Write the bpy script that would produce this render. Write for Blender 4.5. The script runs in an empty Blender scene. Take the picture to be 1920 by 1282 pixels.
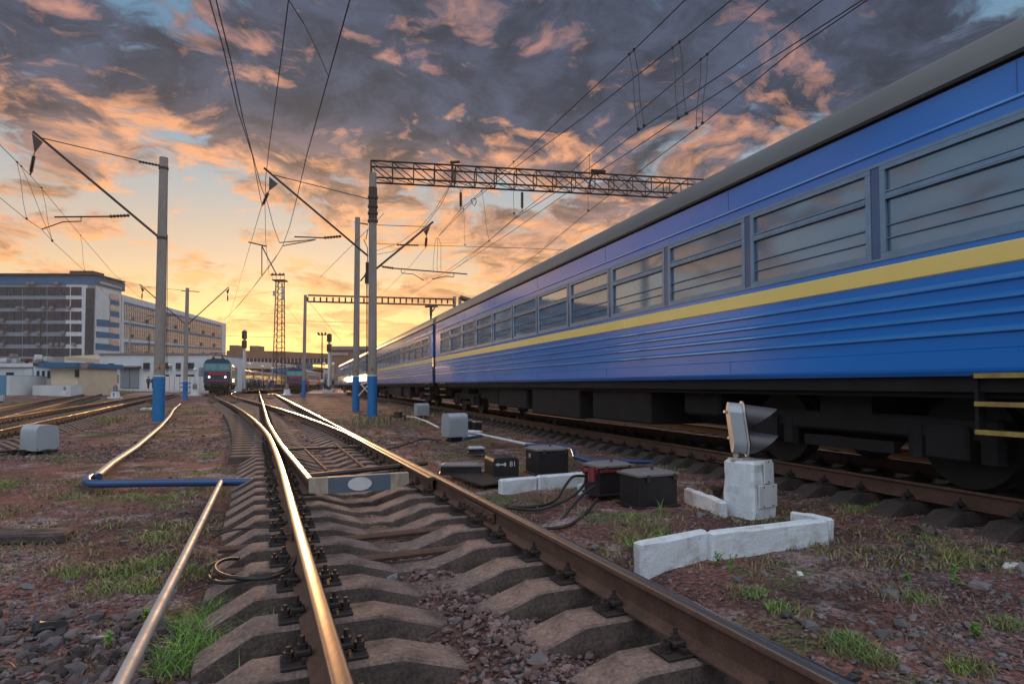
import bpy, math, random
import numpy as np
from mathutils import Vector, Matrix
random.seed(7); rng = np.random.default_rng(11)
S = bpy.context.scene
COL = S.collection
R = math.radians
# ------------------------------------------------------------------ camera
F, PX0, PY0, PITCH, H = 1140.0, 960.0, 684.0, R(1.9), 1.02      # focal length in photo pixels, height over rail head
cd = bpy.data.cameras.new('camera'); cam = bpy.data.objects.new('camera', cd); COL.objects.link(cam)
cam.location = (0, 0, H); cam.rotation_euler = (R(90) + PITCH, 0, 0)
cd.sensor_width = 36; cd.lens = F / 1920 * 36; cd.shift_y = 43 / 1920; cd.clip_start = .05; cd.clip_end = 6000
S.camera = cam
# ------------------------------------------------------------------ world
SUN_AZ, SUN_EL = R(-19), R(5)          # azimuth from +Y, towards +X positive
w = bpy.data.worlds.new('World'); S.world = w; w.use_nodes = True
nt = w.node_tree; nt.nodes.clear(); L = nt.links
def N(t, **k):
    n = nt.nodes.new(t)
    for a, b in k.items(): setattr(n, a, b)
    return n
def _in(sock, v):
    if isinstance(v, (int, float)): sock.default_value = v
    elif isinstance(v, (tuple, list)): sock.default_value = tuple(v) + ((1,) if len(v) == 3 and len(sock.default_value) == 4 else ())
    else: L.new(v, sock)
def MT(op, a, b=0., c=0., clamp=False):
    n = N('ShaderNodeMath', operation=op, use_clamp=clamp)
    for i, v in enumerate((a, b, c)): _in(n.inputs[i], v)
    return n.outputs[0]
def VM(op, a, b=(0, 0, 0)):
    n = N('ShaderNodeVectorMath', operation=op); _in(n.inputs[0], a); _in(n.inputs[1], b)
    return n.outputs['Value'] if op in ('DOT_PRODUCT', 'LENGTH') else n.outputs[0]
def MIX(f, a, b, mode='MIX'):
    n = N('ShaderNodeMix', data_type='RGBA', blend_type=mode); _in(n.inputs[0], f); _in(n.inputs[6], a); _in(n.inputs[7], b)
    return n.outputs[2]
def SS(v, lo, hi, a=0., b=1.):
    n = N('ShaderNodeMapRange', interpolation_type='SMOOTHSTEP'); _in(n.inputs[0], v)
    for i, q in enumerate((lo, hi, a, b)): n.inputs[1 + i].default_value = q
    return n.outputs[0]
def NZ(vec, scale, detail=6., rough=.55, dist=0.):
    n = N('ShaderNodeTexNoise'); L.new(vec, n.inputs['Vector'])
    n.inputs['Scale'].default_value = scale; n.inputs['Detail'].default_value = detail
    n.inputs['Roughness'].default_value = rough; n.inputs['Distortion'].default_value = dist
    return n.outputs[0]
def RAMP(f, pts):
    n = N('ShaderNodeValToRGB'); _in(n.inputs[0], f); e = n.color_ramp.elements
    while len(e) < len(pts): e.new(.5)
    for q, (p, c) in zip(e, pts): q.position = p; q.color = tuple(c) + (1,)
    return n.outputs[0]
tc = N('ShaderNodeTexCoord').outputs['Generated']
sep = N('ShaderNodeSeparateXYZ'); L.new(tc, sep.inputs[0]); dx, dy, dz = sep.outputs
up = MT('MAXIMUM', dz, 0.)
sd = (math.sin(SUN_AZ) * math.cos(R(2)), math.cos(SUN_AZ) * math.cos(R(2)), math.sin(R(2)))
cs = VM('DOT_PRODUCT', tc, sd)                                     # cosine of the angle to the sun
near = SS(cs, .93, 1.0); wide = SS(cs, .62, .99); half = SS(cs, -.5, .8)
low = SS(dz, .0, .42, 1., 0.)
clear = RAMP(up, [(0, (.60, .46, .36)), (.12, (.56, .47, .41)), (.30, (.36, .44, .50)), (.46, (.13, .26, .40)), (1, (.07, .16, .30))])
clear = MIX(MT('MULTIPLY', wide, SS(dz, .02, .36, 1., 0.)), clear, (.95, .60, .30))
clear = MIX(MT('MULTIPLY', SS(cs, .84, .985), SS(dz, .01, .2, 1., 0.)), clear, (1.30, .88, .26))
behind = SS(cs, -.15, .50, 1., 0.)
bb = SS(dz, .10, .60, .42, 1.55)
def BB(c):
    n = N('ShaderNodeVectorMath', operation='SCALE'); n.inputs[0].default_value = c; L.new(bb, n.inputs['Scale']); return n.outputs[0]
clear = MIX(behind, clear, BB((1.12, 1.25, 1.42)))
# clouds lie on a plane overhead
den = MT('ADD', up, .20)
pl = N('ShaderNodeCombineXYZ'); L.new(MT('DIVIDE', dx, den), pl.inputs[0]); L.new(MT('DIVIDE', dy, den), pl.inputs[1])
P = VM('ADD', pl.outputs[0], (3.3, 1.7, .4))
warp = N('ShaderNodeTexNoise'); L.new(P, warp.inputs['Vector']); warp.inputs['Scale'].default_value = 2.4; warp.inputs['Detail'].default_value = 4
P2 = VM('ADD', P, VM('MULTIPLY', VM('SUBTRACT', warp.outputs[1], (.5, .5, .5)), (.38, .38, 0)))
sdir = (math.sin(SUN_AZ) * .05, math.cos(SUN_AZ) * .05, 0)
n1 = NZ(P2, 3.2, 9, .64); n1s = NZ(VM('ADD', P2, sdir), 3.2, 9, .64)
nbig = NZ(P, 1.0, 3, .5)
P3 = VM('ADD', P2, (7.1, 2.2, 3.))
nf = NZ(P3, 8.5, 8, .64); nm = NZ(P3, 4.6, 6, .60)
cov = MT('ADD', MT('ADD', n1, MT('MULTIPLY', MT('SUBTRACT', nbig, .5), .45)), MT('MULTIPLY', MT('SUBTRACT', nf, .5), .30))
cov = MT('ADD', cov, MT('MULTIPLY', SS(dz, .20, .42), .125))
cov = MT('ADD', cov, MT('MULTIPLY', SS(dx, -.50, -.10, -.05, .05), 1.))
mask = SS(cov, .44, .57)
mask = MT('MULTIPLY', mask, SS(dz, .0, .06, .6, 1.))
lit = MT('MULTIPLY', MT('SUBTRACT', n1, n1s), 7.0)
lit = MT('ADD', lit, SS(cov, .47, .68, .55, -.20))                 # thin edges catch the low sun, thick middles stay dark
lit = MT('ADD', lit, MT('MULTIPLY', MT('SUBTRACT', nm, .53), 5.0))
lit = MT('ADD', lit, MT('MULTIPLY', MT('SUBTRACT', nf, .5), 2.2))
lit = MT('ADD', lit, SS(dz, .26, .50, .22, -.10), clamp=True)
reach = MT('ADD', MT('MULTIPLY', wide, .55), MT('MULTIPLY', low, .45))
litc = RAMP(up, [(0, (1.0, .50, .18)), (.15, (1.05, .50, .20)), (.36, (1.05, .46, .22)), (.48, (.62, .29, .22)), (.6, (.36, .21, .19)), (.8, (.22, .15, .16))])
shade = RAMP(up, [(0, (.42, .20, .12)), (.13, (.40, .23, .17)), (.23, (.20, .135, .135)), (.38, (.046, .054, .090)), (1, (.038, .052, .09))])
shade = MIX(MT('MULTIPLY', SS(cs, .78, .99), SS(dz, .05, .42, 1., 0.)), shade, (.80, .36, .15))
mot = SS(NZ(P3, 6.5, 7, .66), .32, .70, .55, 1.75); shade = VM('MULTIPLY', shade, MIX(0., (1, 1, 1), (1, 1, 1))) if False else shade
sv = N('ShaderNodeVectorMath', operation='SCALE'); L.new(shade, sv.inputs[0]); L.new(mot, sv.inputs['Scale']); shade = sv.outputs[0]
cloud = MIX(MT('MULTIPLY', lit, MT('ADD', MT('MULTIPLY', half, .55), MT('MULTIPLY', reach, .45)), clamp=True), shade, litc)
cloud = MIX(behind, cloud, BB((.74, .78, .88)))
away = MT('MULTIPLY', SS(cs, .48, .84, 1., 0.), SS(dz, .05, .40, 1., 0.))
clear = MIX(MT('MULTIPLY', away, .8), clear, (.40, .55, .74))
cloud = MIX(MT('MULTIPLY', away, .85), cloud, (.20, .27, .38))
skyc = MIX(mask, clear, cloud)
skyc = MIX(SS(dz, -.02, 0., 1., 0.), skyc, (.10, .075, .06))
nish = N('ShaderNodeTexSky', sky_type='NISHITA'); nish.sun_disc = False; nish.sun_elevation = SUN_EL; nish.sun_rotation = -SUN_AZ * -1
bg1 = N('ShaderNodeBackground'); L.new(skyc, bg1.inputs[0]); bg1.inputs[1].default_value = .93
bg2 = N('ShaderNodeBackground'); L.new(nish.outputs[0], bg2.inputs[0]); bg2.inputs[1].default_value = .012
ad = N('ShaderNodeAddShader'); L.new(bg1.outputs[0], ad.inputs[0]); L.new(bg2.outputs[0], ad.inputs[1])
wo = N('ShaderNodeOutputWorld'); L.new(ad.outputs[0], wo.inputs[0])
# ------------------------------------------------------------------ sun
ld = bpy.data.lights.new('sun', 'SUN'); ld.energy = 2.0; ld.angle = R(2.0); ld.color = (1, .54, .24)
so = bpy.data.objects.new('sun', ld); COL.objects.link(so)
so.rotation_euler = Vector((math.sin(SUN_AZ) * math.cos(SUN_EL), math.cos(SUN_AZ) * math.cos(SUN_EL), math.sin(SUN_EL))).to_track_quat('Z', 'Y').to_euler()
S.view_settings.view_transform = 'Standard'; S.view_settings.look = 'None'; S.view_settings.exposure = 0.12; S.view_settings.gamma = 1
# ------------------------------------------------------------------ photo pixel -> place
def ray(px, py):
    vx = (px - PX0) / F; vz = -(py - PY0) / F
    return Vector((vx, math.cos(PITCH) - math.sin(PITCH) * vz, math.sin(PITCH) + math.cos(PITCH) * vz))
def G(px, py, z=0.):
    r = ray(px, py); t = (z - H) / r.z; return Vector((r.x * t, r.y * t, z))
def D(px, py, Y):
    r = ray(px, py); t = Y / r.y; return Vector((r.x * t, Y, H + r.z * t))
def PLN(px, py, p0, d):          # hit of the pixel's ray with the upright plane through p0 along d
    n = Vector((-d[1], d[0], 0)); r = ray(px, py); t = (Vector((p0[0], p0[1], 0)).dot(n)) / r.dot(n)
    return Vector((r.x * t, r.y * t, H + r.z * t))
# ------------------------------------------------------------------ materials
MATS = {}
def mat(name, col, rough=.7, metal=0., col2=None, scale=6., amt=.5, bump=0., bscale=None, coat=0., fine=0., emis=None, spec=.5, stretch=(1, 1, 1), thresh=(.35, .65), island=0.):
    if name in MATS: return MATS[name]
    m = bpy.data.materials.new(name); m.use_nodes = True; t = m.node_tree; b = t.nodes['Principled BSDF']; l = t.links
    b.inputs['Roughness'].default_value = rough; b.inputs['Metallic'].default_value = metal
    b.inputs['Base Color'].default_value = tuple(col) + (1,); b.inputs['Coat Weight'].default_value = coat
    b.inputs['Coat Roughness'].default_value = .06; b.inputs['Specular IOR Level'].default_value = spec
    tcn = t.nodes.new('ShaderNodeTexCoord'); mp = t.nodes.new('ShaderNodeMapping'); l.new(tcn.outputs['Object'], mp.inputs[0])
    mp.inputs['Scale'].default_value = stretch
    def nz(sc, det=6, ro=.6):
        n = t.nodes.new('ShaderNodeTexNoise'); l.new(mp.outputs[0], n.inputs['Vector']); n.inputs['Scale'].default_value = sc
        n.inputs['Detail'].default_value = det; n.inputs['Roughness'].default_value = ro; return n.outputs[0]
    if col2 is None: col2 = tuple(c * .72 for c in col)
    a = nz(scale); mr = t.nodes.new('ShaderNodeMapRange'); l.new(a, mr.inputs[0])
    mr.inputs[1].default_value, mr.inputs[2].default_value = thresh; mr.inputs[4].default_value = amt
    mx = t.nodes.new('ShaderNodeMix'); mx.data_type = 'RGBA'; l.new(mr.outputs[0], mx.inputs[0])
    mx.inputs[6].default_value = tuple(col) + (1,); mx.inputs[7].default_value = tuple(col2) + (1,)
    out = mx.outputs[2]
    if fine or island:
        src = t.nodes.new('ShaderNodeNewGeometry').outputs['Random Per Island'] if island else nz(scale * 9, 3)
        k = island or fine
        m2 = t.nodes.new('ShaderNodeMapRange'); l.new(src, m2.inputs[0]); m2.inputs[1].default_value = 0. if island else .3
        m2.inputs[2].default_value = 1. if island else .7
        m2.inputs[3].default_value = 1 - k; m2.inputs[4].default_value = 1 + k * .6
        vm = t.nodes.new('ShaderNodeVectorMath'); vm.operation = 'SCALE'; l.new(out, vm.inputs[0]); l.new(m2.outputs[0], vm.inputs['Scale']); out = vm.outputs[0]
    l.new(out, b.inputs['Base Color'])
    rr = t.nodes.new('ShaderNodeMapRange'); l.new(a, rr.inputs[0]); rr.inputs[1].default_value = .3; rr.inputs[2].default_value = .7
    rr.inputs[3].default_value = rough * .88; rr.inputs[4].default_value = min(1, rough * 1.12); l.new(rr.outputs[0], b.inputs['Roughness'])
    if bump:
        bn = t.nodes.new('ShaderNodeBump'); bn.inputs['Strength'].default_value = 1; bn.inputs['Distance'].default_value = bump
        l.new(nz(bscale or scale * 4, 5, .65), bn.inputs['Height']); l.new(bn.outputs[0], b.inputs['Normal'])
    if emis:
        b.inputs['Emission Color'].default_value = tuple(emis[:3]) + (1,); b.inputs['Emission Strength'].default_value = emis[3]
    MATS[name] = m; return m
M = dict(
    steel=mat('rail_head', (.70, .56, .42), .22, 1., (.46, .35, .27), 9, .45, .0006, 60, stretch=(1, .15, 1)),
    rust=mat('rail_rust', (.085, .045, .032), .78, .0, (.16, .085, .055), 7, .6, .002, 45, fine=.3),
    fast=mat('fastening_iron', (.022, .017, .017), .7, .1, (.045, .028, .022), 20, .6, .002, 60),
    conc=mat('sleeper_concrete', (.105, .076, .067), .88, 0, (.055, .042, .037), 6, .9, .006, 45, fine=.5, thresh=(.42, .60)),
    concoil=mat('sleeper_oily', (.075, .055, .048), .85, 0, (.035, .028, .026), 5, .9, .006, 45, fine=.5),
    conctop=mat('sleeper_lit_top', (.205, .145, .125), .9, 0, (.085, .062, .054), 5, .9, .006, 50, fine=.5, thresh=(.46, .66)),  # lighter tops over darker sides: the shading contrast is put into the colour
    pole=mat('pole_concrete', (.30, .26, .23), .85, 0, (.19, .165, .15), 3, .6, .003, 40, fine=.15, stretch=(1, 1, .25)),
    blue=mat('blue_paint', (.006, .16, .42), .5, 0, (.015, .12, .30), 5, .6, .002, 30),
    pipeblue=mat('pipe_blue', (.015, .07, .20), .4, 0, (.03, .06, .13), 6, .6, .001, 30),
    white=mat('white_paint', (.62, .64, .64), .7, 0, (.46, .46, .44), 6, .6, .003, 60),
    lime=mat('whitewash', (.66, .72, .76), .92, 0, (.46, .46, .44), 7, .7, .006, 55, fine=.12, thresh=(.48, .66)),
    iron=mat('dark_iron', (.045, .037, .034), .6, .3, (.075, .05, .04), 9, .6),
    truss=mat('truss_iron', (.06, .04, .034), .7, .2, (.10, .055, .04), 5, .6),
    black=mat('black_cast_iron', (.014, .014, .017), .42, .2, (.035, .028, .028), 8, .6, .003, 60),
    lid=mat('grey_lid', (.17, .16, .17), .55, .1, (.24, .2, .18), 5, .6, .002, 40),
    grey=mat('grey_sheet', (.40, .45, .48), .42, .25, (.33, .37, .40), 3, .7, .001, 20),
    red=mat('red_paint', (.16, .016, .018), .55, 0, (.16, .02, .02), 8, .6, .002, 50),
    yellow=mat('yellow_paint', (.80, .50, .07), .5, 0, (.66, .40, .06), 6, .5),
    ink=mat('black_paint', (.012, .012, .014), .5),
    alu=mat('galvanised', (.52, .48, .46), .55, .3, (.36, .32, .30), 10, .7, .0008, 40, stretch=(1, 1, 1)),
    rubber=mat('black_rubber', (.02, .019, .02), .6),
    insul=mat('insulator', (.06, .035, .03), .3),
    wire=mat('wire', (.03, .026, .026), .6, .3),
)
# ------------------------------------------------------------------ mesh builder
class MB:
    def __init__(s): s.v = []; s.f = []; s.m = []
    def add(s, vs, fs, mi=0):
        o = len(s.v); s.v += [tuple(v) for v in vs]; s.f += [tuple(i + o for i in f) for f in fs]; s.m += [mi] * len(fs); return s
    def box(s, c, d, rz=0, mi=0, top=None, rx=0, ry=0):
        """box centred at c with full size d; top=(sx,sy) scales the upper face"""
        hx, hy, hz = d[0] / 2, d[1] / 2, d[2] / 2; tx, ty = top or (1, 1)
        vs = [(-hx, -hy, -hz), (hx, -hy, -hz), (hx, hy, -hz), (-hx, hy, -hz), (-hx * tx, -hy * ty, hz), (hx * tx, -hy * ty, hz), (hx * tx, hy * ty, hz), (-hx * tx, hy * ty, hz)]
        m = Matrix.Translation(Vector(c)) @ Matrix.Rotation(rz, 4, 'Z') @ Matrix.Rotation(ry, 4, 'Y') @ Matrix.Rotation(rx, 4, 'X')
        return s.add([m @ Vector(v) for v in vs], [(3, 2, 1, 0), (4, 5, 6, 7), (0, 1, 5, 4), (1, 2, 6, 5), (2, 3, 7, 6), (3, 0, 4, 7)], mi)
    def bbox(s, c, d, rz=0, mi=0, b=.02):
        """box with chamfered edges, built from an octagonal section on each axis"""
        hx, hy, hz = [q / 2 for q in d]; b = min(b, hx * .45, hy * .45, hz * .45); m = Matrix.Translation(Vector(c)) @ Matrix.Rotation(rz, 4, 'Z')
        rings = []
        for z, k in ((-hz, b), (-hz + b, 0), (hz - b, 0), (hz, b)):
            x, y = hx - k, hy - k; c_ = b
            rings.append([(x - c_, y, z), (-x + c_, y, z), (-x, y - c_, z), (-x, -y + c_, z), (-x + c_, -y, z), (x - c_, -y, z), (x, -y + c_, z), (x, y - c_, z)])
        vs = [m @ Vector(v) for r in rings for v in r]; fs = []
        for i in range(3):
            for j in range(8): k = (j + 1) % 8; fs.append((i * 8 + j, i * 8 + k, i * 8 + 8 + k, i * 8 + 8 + j))
        fs += [tuple(range(7, -1, -1)), tuple(range(24, 32))]
        return s.add(vs, fs, mi)
    def cyl(s, a, b, r0, r1=None, n=12, mi=0, caps=True):
        return s.tube([a, b], [r0, r0 if r1 is None else r1], n, mi, caps)
    def tube(s, pts, r, n=8, mi=0, caps=True):
        pts = [Vector(p) for p in pts]; k = len(pts); rr = r if isinstance(r, (list, tuple)) else [r] * k
        vs = []; ref = None
        for i, p in enumerate(pts):
            t = (pts[min(i + 1, k - 1)] - pts[max(i - 1, 0)]).normalized()
            if ref is None: ref = t.cross(Vector((0, 0, 1)) if abs(t.z) < .9 else Vector((0, 1, 0))).normalized()
            ref = (ref - t * ref.dot(t)).normalized(); bn = t.cross(ref)
            for j in range(n):
                a = 2 * math.pi * j / n; vs.append(p + (ref * math.cos(a) + bn * math.sin(a)) * rr[i])
        fs = [(i * n + j, i * n + (j + 1) % n, (i + 1) * n + (j + 1) % n, (i + 1) * n + j) for i in range(k - 1) for j in range(n)]
        if caps: fs += [tuple(range(n - 1, -1, -1)), tuple(range((k - 1) * n, k * n))]
        return s.add(vs, fs, mi)
    def sweep(s, pts, prof, mi=0, mfun=None, caps=True, close=True):
        """sweep a profile [(side, up)] along horizontal pts; side is to the right of travel"""
        pts = [Vector(p) for p in pts]; k = len(pts); n = len(prof); vs = []
        for i, p in enumerate(pts):
            t = pts[min(i + 1, k - 1)] - pts[max(i - 1, 0)]; t.z = 0; t.normalize(); rt = Vector((t.y, -t.x, 0))
            for a, b in prof: vs.append(p + rt * a + Vector((0, 0, b)))
        o = len(s.v); s.v += [tuple(v) for v in vs]
        for i in range(k - 1):
            for j in range(n if close else n - 1):
                q = (j + 1) % n; s.f.append((o + i * n + j, o + (i + 1) * n + j, o + (i + 1) * n + q, o + i * n + q)); s.m.append(mfun(j) if mfun else mi)
        if caps: s.f += [tuple(o + j for j in range(n)), tuple(o + (k - 1) * n + j for j in range(n - 1, -1, -1))]; s.m += [mi, mi]
        return s
    def prism(s, poly, a, ext, mi=0):
        """poly: list of Vectors (planar), extruded by vector ext"""
        poly = [Vector(p) for p in poly]; n = len(poly); e = Vector(ext)
        return s.add(poly + [p + e for p in poly], [tuple(range(n - 1, -1, -1)), tuple(range(n, 2 * n))] + [(j, (j + 1) % n, n + (j + 1) % n, n + j) for j in range(n)], mi)
    def ball(s, c, r, n=10, mi=0, sq=(1, 1, 1)):
        vs = []; fs = []; h = n // 2
        for i in range(h + 1):
            a = math.pi * i / h
            for j in range(n): b = 2 * math.pi * j / n; vs.append((c[0] + r * sq[0] * math.sin(a) * math.cos(b), c[1] + r * sq[1] * math.sin(a) * math.sin(b), c[2] + r * sq[2] * math.cos(a)))
        for i in range(h):
            for j in range(n): k = (j + 1) % n; fs.append((i * n + j, (i + 1) * n + j, (i + 1) * n + k, i * n + k))
        return s.add(vs, fs, mi)
    def build(s, name, mats, parent=None, world=True, smooth=None, loc=None):
        me = bpy.data.meshes.new(name); o = bpy.data.objects.new(name, me); COL.objects.link(o)
        vs = s.v
        if parent is not None:
            o.parent = parent
            if world:
                inv = WM(parent).inverted(); vs = [inv @ Vector(v) for v in vs]
        elif loc is not None:
            o.location = loc; vs = [Vector(v) - Vector(loc) for v in vs]
        me.from_pydata([tuple(v) for v in vs], [], s.f)
        mats = mats if isinstance(mats, (list, tuple)) else [mats]
        for m in mats: me.materials.append(M[m] if isinstance(m, str) else m)
        me.polygons.foreach_set('material_index', s.m)
        if smooth is not None:
            me.polygons.foreach_set('use_smooth', [True] * len(me.polygons))
            me.set_sharp_from_angle(angle=R(smooth))
        return o
def WM(o):
    m = Matrix.LocRotScale(o.location, o.rotation_euler, o.scale)
    return WM(o.parent) @ m if o.parent else m
def thing(name, label, cat, loc=(0, 0, 0), rz=0., group=None):
    o = bpy.data.objects.new(name, None); COL.objects.link(o); o.location = loc; o.rotation_euler = (0, 0, rz); o.empty_display_size = .2
    return tag(o, label, cat, group)
def tag(o, label, cat, group=None):
    o['label'] = label; o['category'] = cat
    if group: o['group'] = group
    return o
def stuff(o, label, cat): o['kind'] = 'stuff'; return tag(o, label, cat)
def struct(o): o['kind'] = 'structure'; return o
def dup(root, loc, rz=None, label=None, group=None, scale=None):
    def rec(a, par):
        c = a.copy(); COL.objects.link(c); c.parent = par
        for ch in a.children: rec(ch, c)
        return c
    r = rec(root, None); r.location = loc
    if rz is not None: r.rotation_euler = (0, 0, rz)
    if scale: r.scale = scale
    if label: r['label'] = label
    if group: r['group'] = group
    return r
def lerp(a, b, t): return a + (b - a) * t
def spline(ctrl):
    ys = np.array([c[0] for c in ctrl], float); xs = np.array([c[1] for c in ctrl], float); m = np.gradient(xs, ys)
    def f(y):
        if y <= ys[0]: return xs[0] + m[0] * (y - ys[0])
        if y >= ys[-1]: return xs[-1] + m[-1] * (y - ys[-1])
        i = int(np.searchsorted(ys, y)) - 1; i = max(0, i); h = ys[i + 1] - ys[i]; t = (y - ys[i]) / h
        return float((2 * t**3 - 3 * t**2 + 1) * xs[i] + (t**3 - 2 * t**2 + t) * h * m[i] + (-2 * t**3 + 3 * t**2) * xs[i + 1] + (t**3 - t**2) * h * m[i + 1])
    return f
def vnoise(x, y, seed=0):
    xi = np.floor(x).astype(np.int64); yi = np.floor(y).astype(np.int64); fx = x - xi; fy = y - yi
    def h(a, b):
        n = (a * 374761393 + b * 668265263 + seed * 69069) & 0x7fffffff; n = ((n ^ (n >> 13)) * 1274126177) & 0x7fffffff
        return ((n ^ (n >> 16)) & 0xffff) / 65535.
    u = fx * fx * (3 - 2 * fx); v = fy * fy * (3 - 2 * fy)
    return (h(xi, yi) * (1 - u) + h(xi + 1, yi) * u) * (1 - v) + (h(xi, yi + 1) * (1 - u) + h(xi + 1, yi + 1) * u) * v - .5
def fbm(x, y, sc, o=4, seed=0):
    r = 0; a = 1
    for k in range(o): r = r + a * vnoise(x * sc * 2**k, y * sc * 2**k, seed + k); a *= .5
    return r
# ------------------------------------------------------------------ track layout: X as a function of Y
SL = -.4185
HG = .7975                                            # half gauge measured between rail head centres
def T0(y): return 1.18 + SL * y
T0L = lambda y: .309 + SL * y
R1 = spline([(-6, .309 - SL * 6), (-1, .309 - SL * 1), (4, .309 + SL * 4), (9, -3.46), (12.4, -4.95), (18.2, -7.70), (29.8, -13.55), (50, -24.2), (72, -35.0), (95, -44.6), (120, -52.2), (150, -60), (200, -72.5), (260, -87)])
def TT(y): return 7.39 - .346 * y                     # the moving train's track
def TC(y): return 9.95 - .270 * y                     # next track, seen under the train
def T2(y): return -5.78 - .49 * y + (0 if y < 70 else (y - 70) * .08)
def T3(y): return -5.3 - .615 * y
def path(fx, y0, y1, step=.25):
    ys = [y0]
    while ys[-1] < y1: ys.append(min(y1, ys[-1] + step * max(1, ys[-1] / 12)))
    return [Vector((fx(y), y, 0)) for y in ys]
def offs(pts, d):
    out = []
    for i, p in enumerate(pts):
        t = pts[min(i + 1, len(pts) - 1)] - pts[max(i - 1, 0)]; t.z = 0; t.normalize(); out.append(p + Vector((t.y, -t.x, 0)) * d)
    return out
# ------------------------------------------------------------------ ground
def gz(x, y):
    """height of the ground relative to the rail heads"""
    x = np.asarray(x, float); y = np.asarray(y, float)
    z = -.36 + .035 * fbm(x, y, .8, 3, 3) + .03 * fbm(x, y, 3.1, 3, 9) * (y < 30)
    for f, wd in ((lambda q: 1.18 + SL * q, 1.9), (lambda q: 7.39 - .346 * q, 1.9)):
        d = np.abs(x - f(y)) * .92
        inside = np.clip((wd - d) / .5, 0, 1)
        z = z * (1 - inside) + inside * (-.335 + .02 * fbm(x, y, 3.1, 3, 9) + np.clip((y - 8) / 10, 0, 1) * .035)
    d0 = np.abs(x - (1.18 + SL * y)) * .92                 # hollow cribs next to the left rail, heaped stones in the middle foreground
    z = z - .07 * np.clip((d0 - .0) / .3, 0, 1) * np.clip((1.75 - d0) / .3, 0, 1) * np.clip((11 - y) / 4, 0, 1)
    z = z + .10 * np.exp(-((x - (1.30 + SL * y)) / .45)**2) * np.clip((4.6 - y) / 1.6, 0, 1)
    z = z + .06 * np.exp(-(((x - 1.9) / 1.5)**2 + ((y - 5.6) / 2.0)**2))
    far = np.clip((y - 45) / 25, 0, 1) * np.clip((-x - 45) / 14, 0, 1)
    return z + far * .45
def gzf(x, y): return float(gz(np.array([x]), np.array([y]))[0])
def ground():
    vs_y = list(np.concatenate([np.arange(-8, 1, .5), np.arange(1, 14, .07), np.geomspace(14, 800, 120)]))
    us = np.concatenate([np.linspace(-1, -.09, 70)**3 * 1, np.linspace(-.0007, .0007, 3), np.linspace(.09, 1, 70)**3])
    V = []; ny = len(vs_y)
    fine_x = np.concatenate([-np.geomspace(800, 14.2, 40), np.arange(-14, 7, .09), np.geomspace(7.1, 800, 40)])
    X, Y = np.meshgrid(fine_x, vs_y); Yb = np.clip(Y - 9, 0, None)
    X = X + SL * np.clip(Y, 0, 120) * np.clip(1 - np.abs(X + 3) / 300, 0, 1)
    Z = gz(X, Y); nx = X.shape[1]
    co = np.stack([X, Y, Z], -1).reshape(-1, 3)
    i = np.arange((ny - 1) * nx).reshape(ny - 1, nx)[:, :-1].ravel()
    q = np.stack([i, i + 1, i + nx + 1, i + nx], -1)
    return npmesh('ground', co, q, [ground_mat()], smooth=True)
def npmesh(name, co, q, mats, smooth=False, mi=None):
    me = bpy.data.meshes.new(name); k = q.shape[1]
    me.vertices.add(len(co)); me.vertices.foreach_set('co', co.astype(np.float32).ravel())
    me.loops.add(q.size); me.loops.foreach_set('vertex_index', q.astype(np.int32).ravel())
    me.polygons.add(len(q)); me.polygons.foreach_set('loop_start', np.arange(0, q.size, k, dtype=np.int32))
    if mi is not None: me.polygons.foreach_set('material_index', mi.astype(np.int32))
    me.polygons.foreach_set('use_smooth', np.full(len(q), smooth))
    me.update(calc_edges=True)
    for m in mats: me.materials.append(M[m] if isinstance(m, str) else m)
    o = bpy.data.objects.new(name, me); COL.objects.link(o); return o
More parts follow.
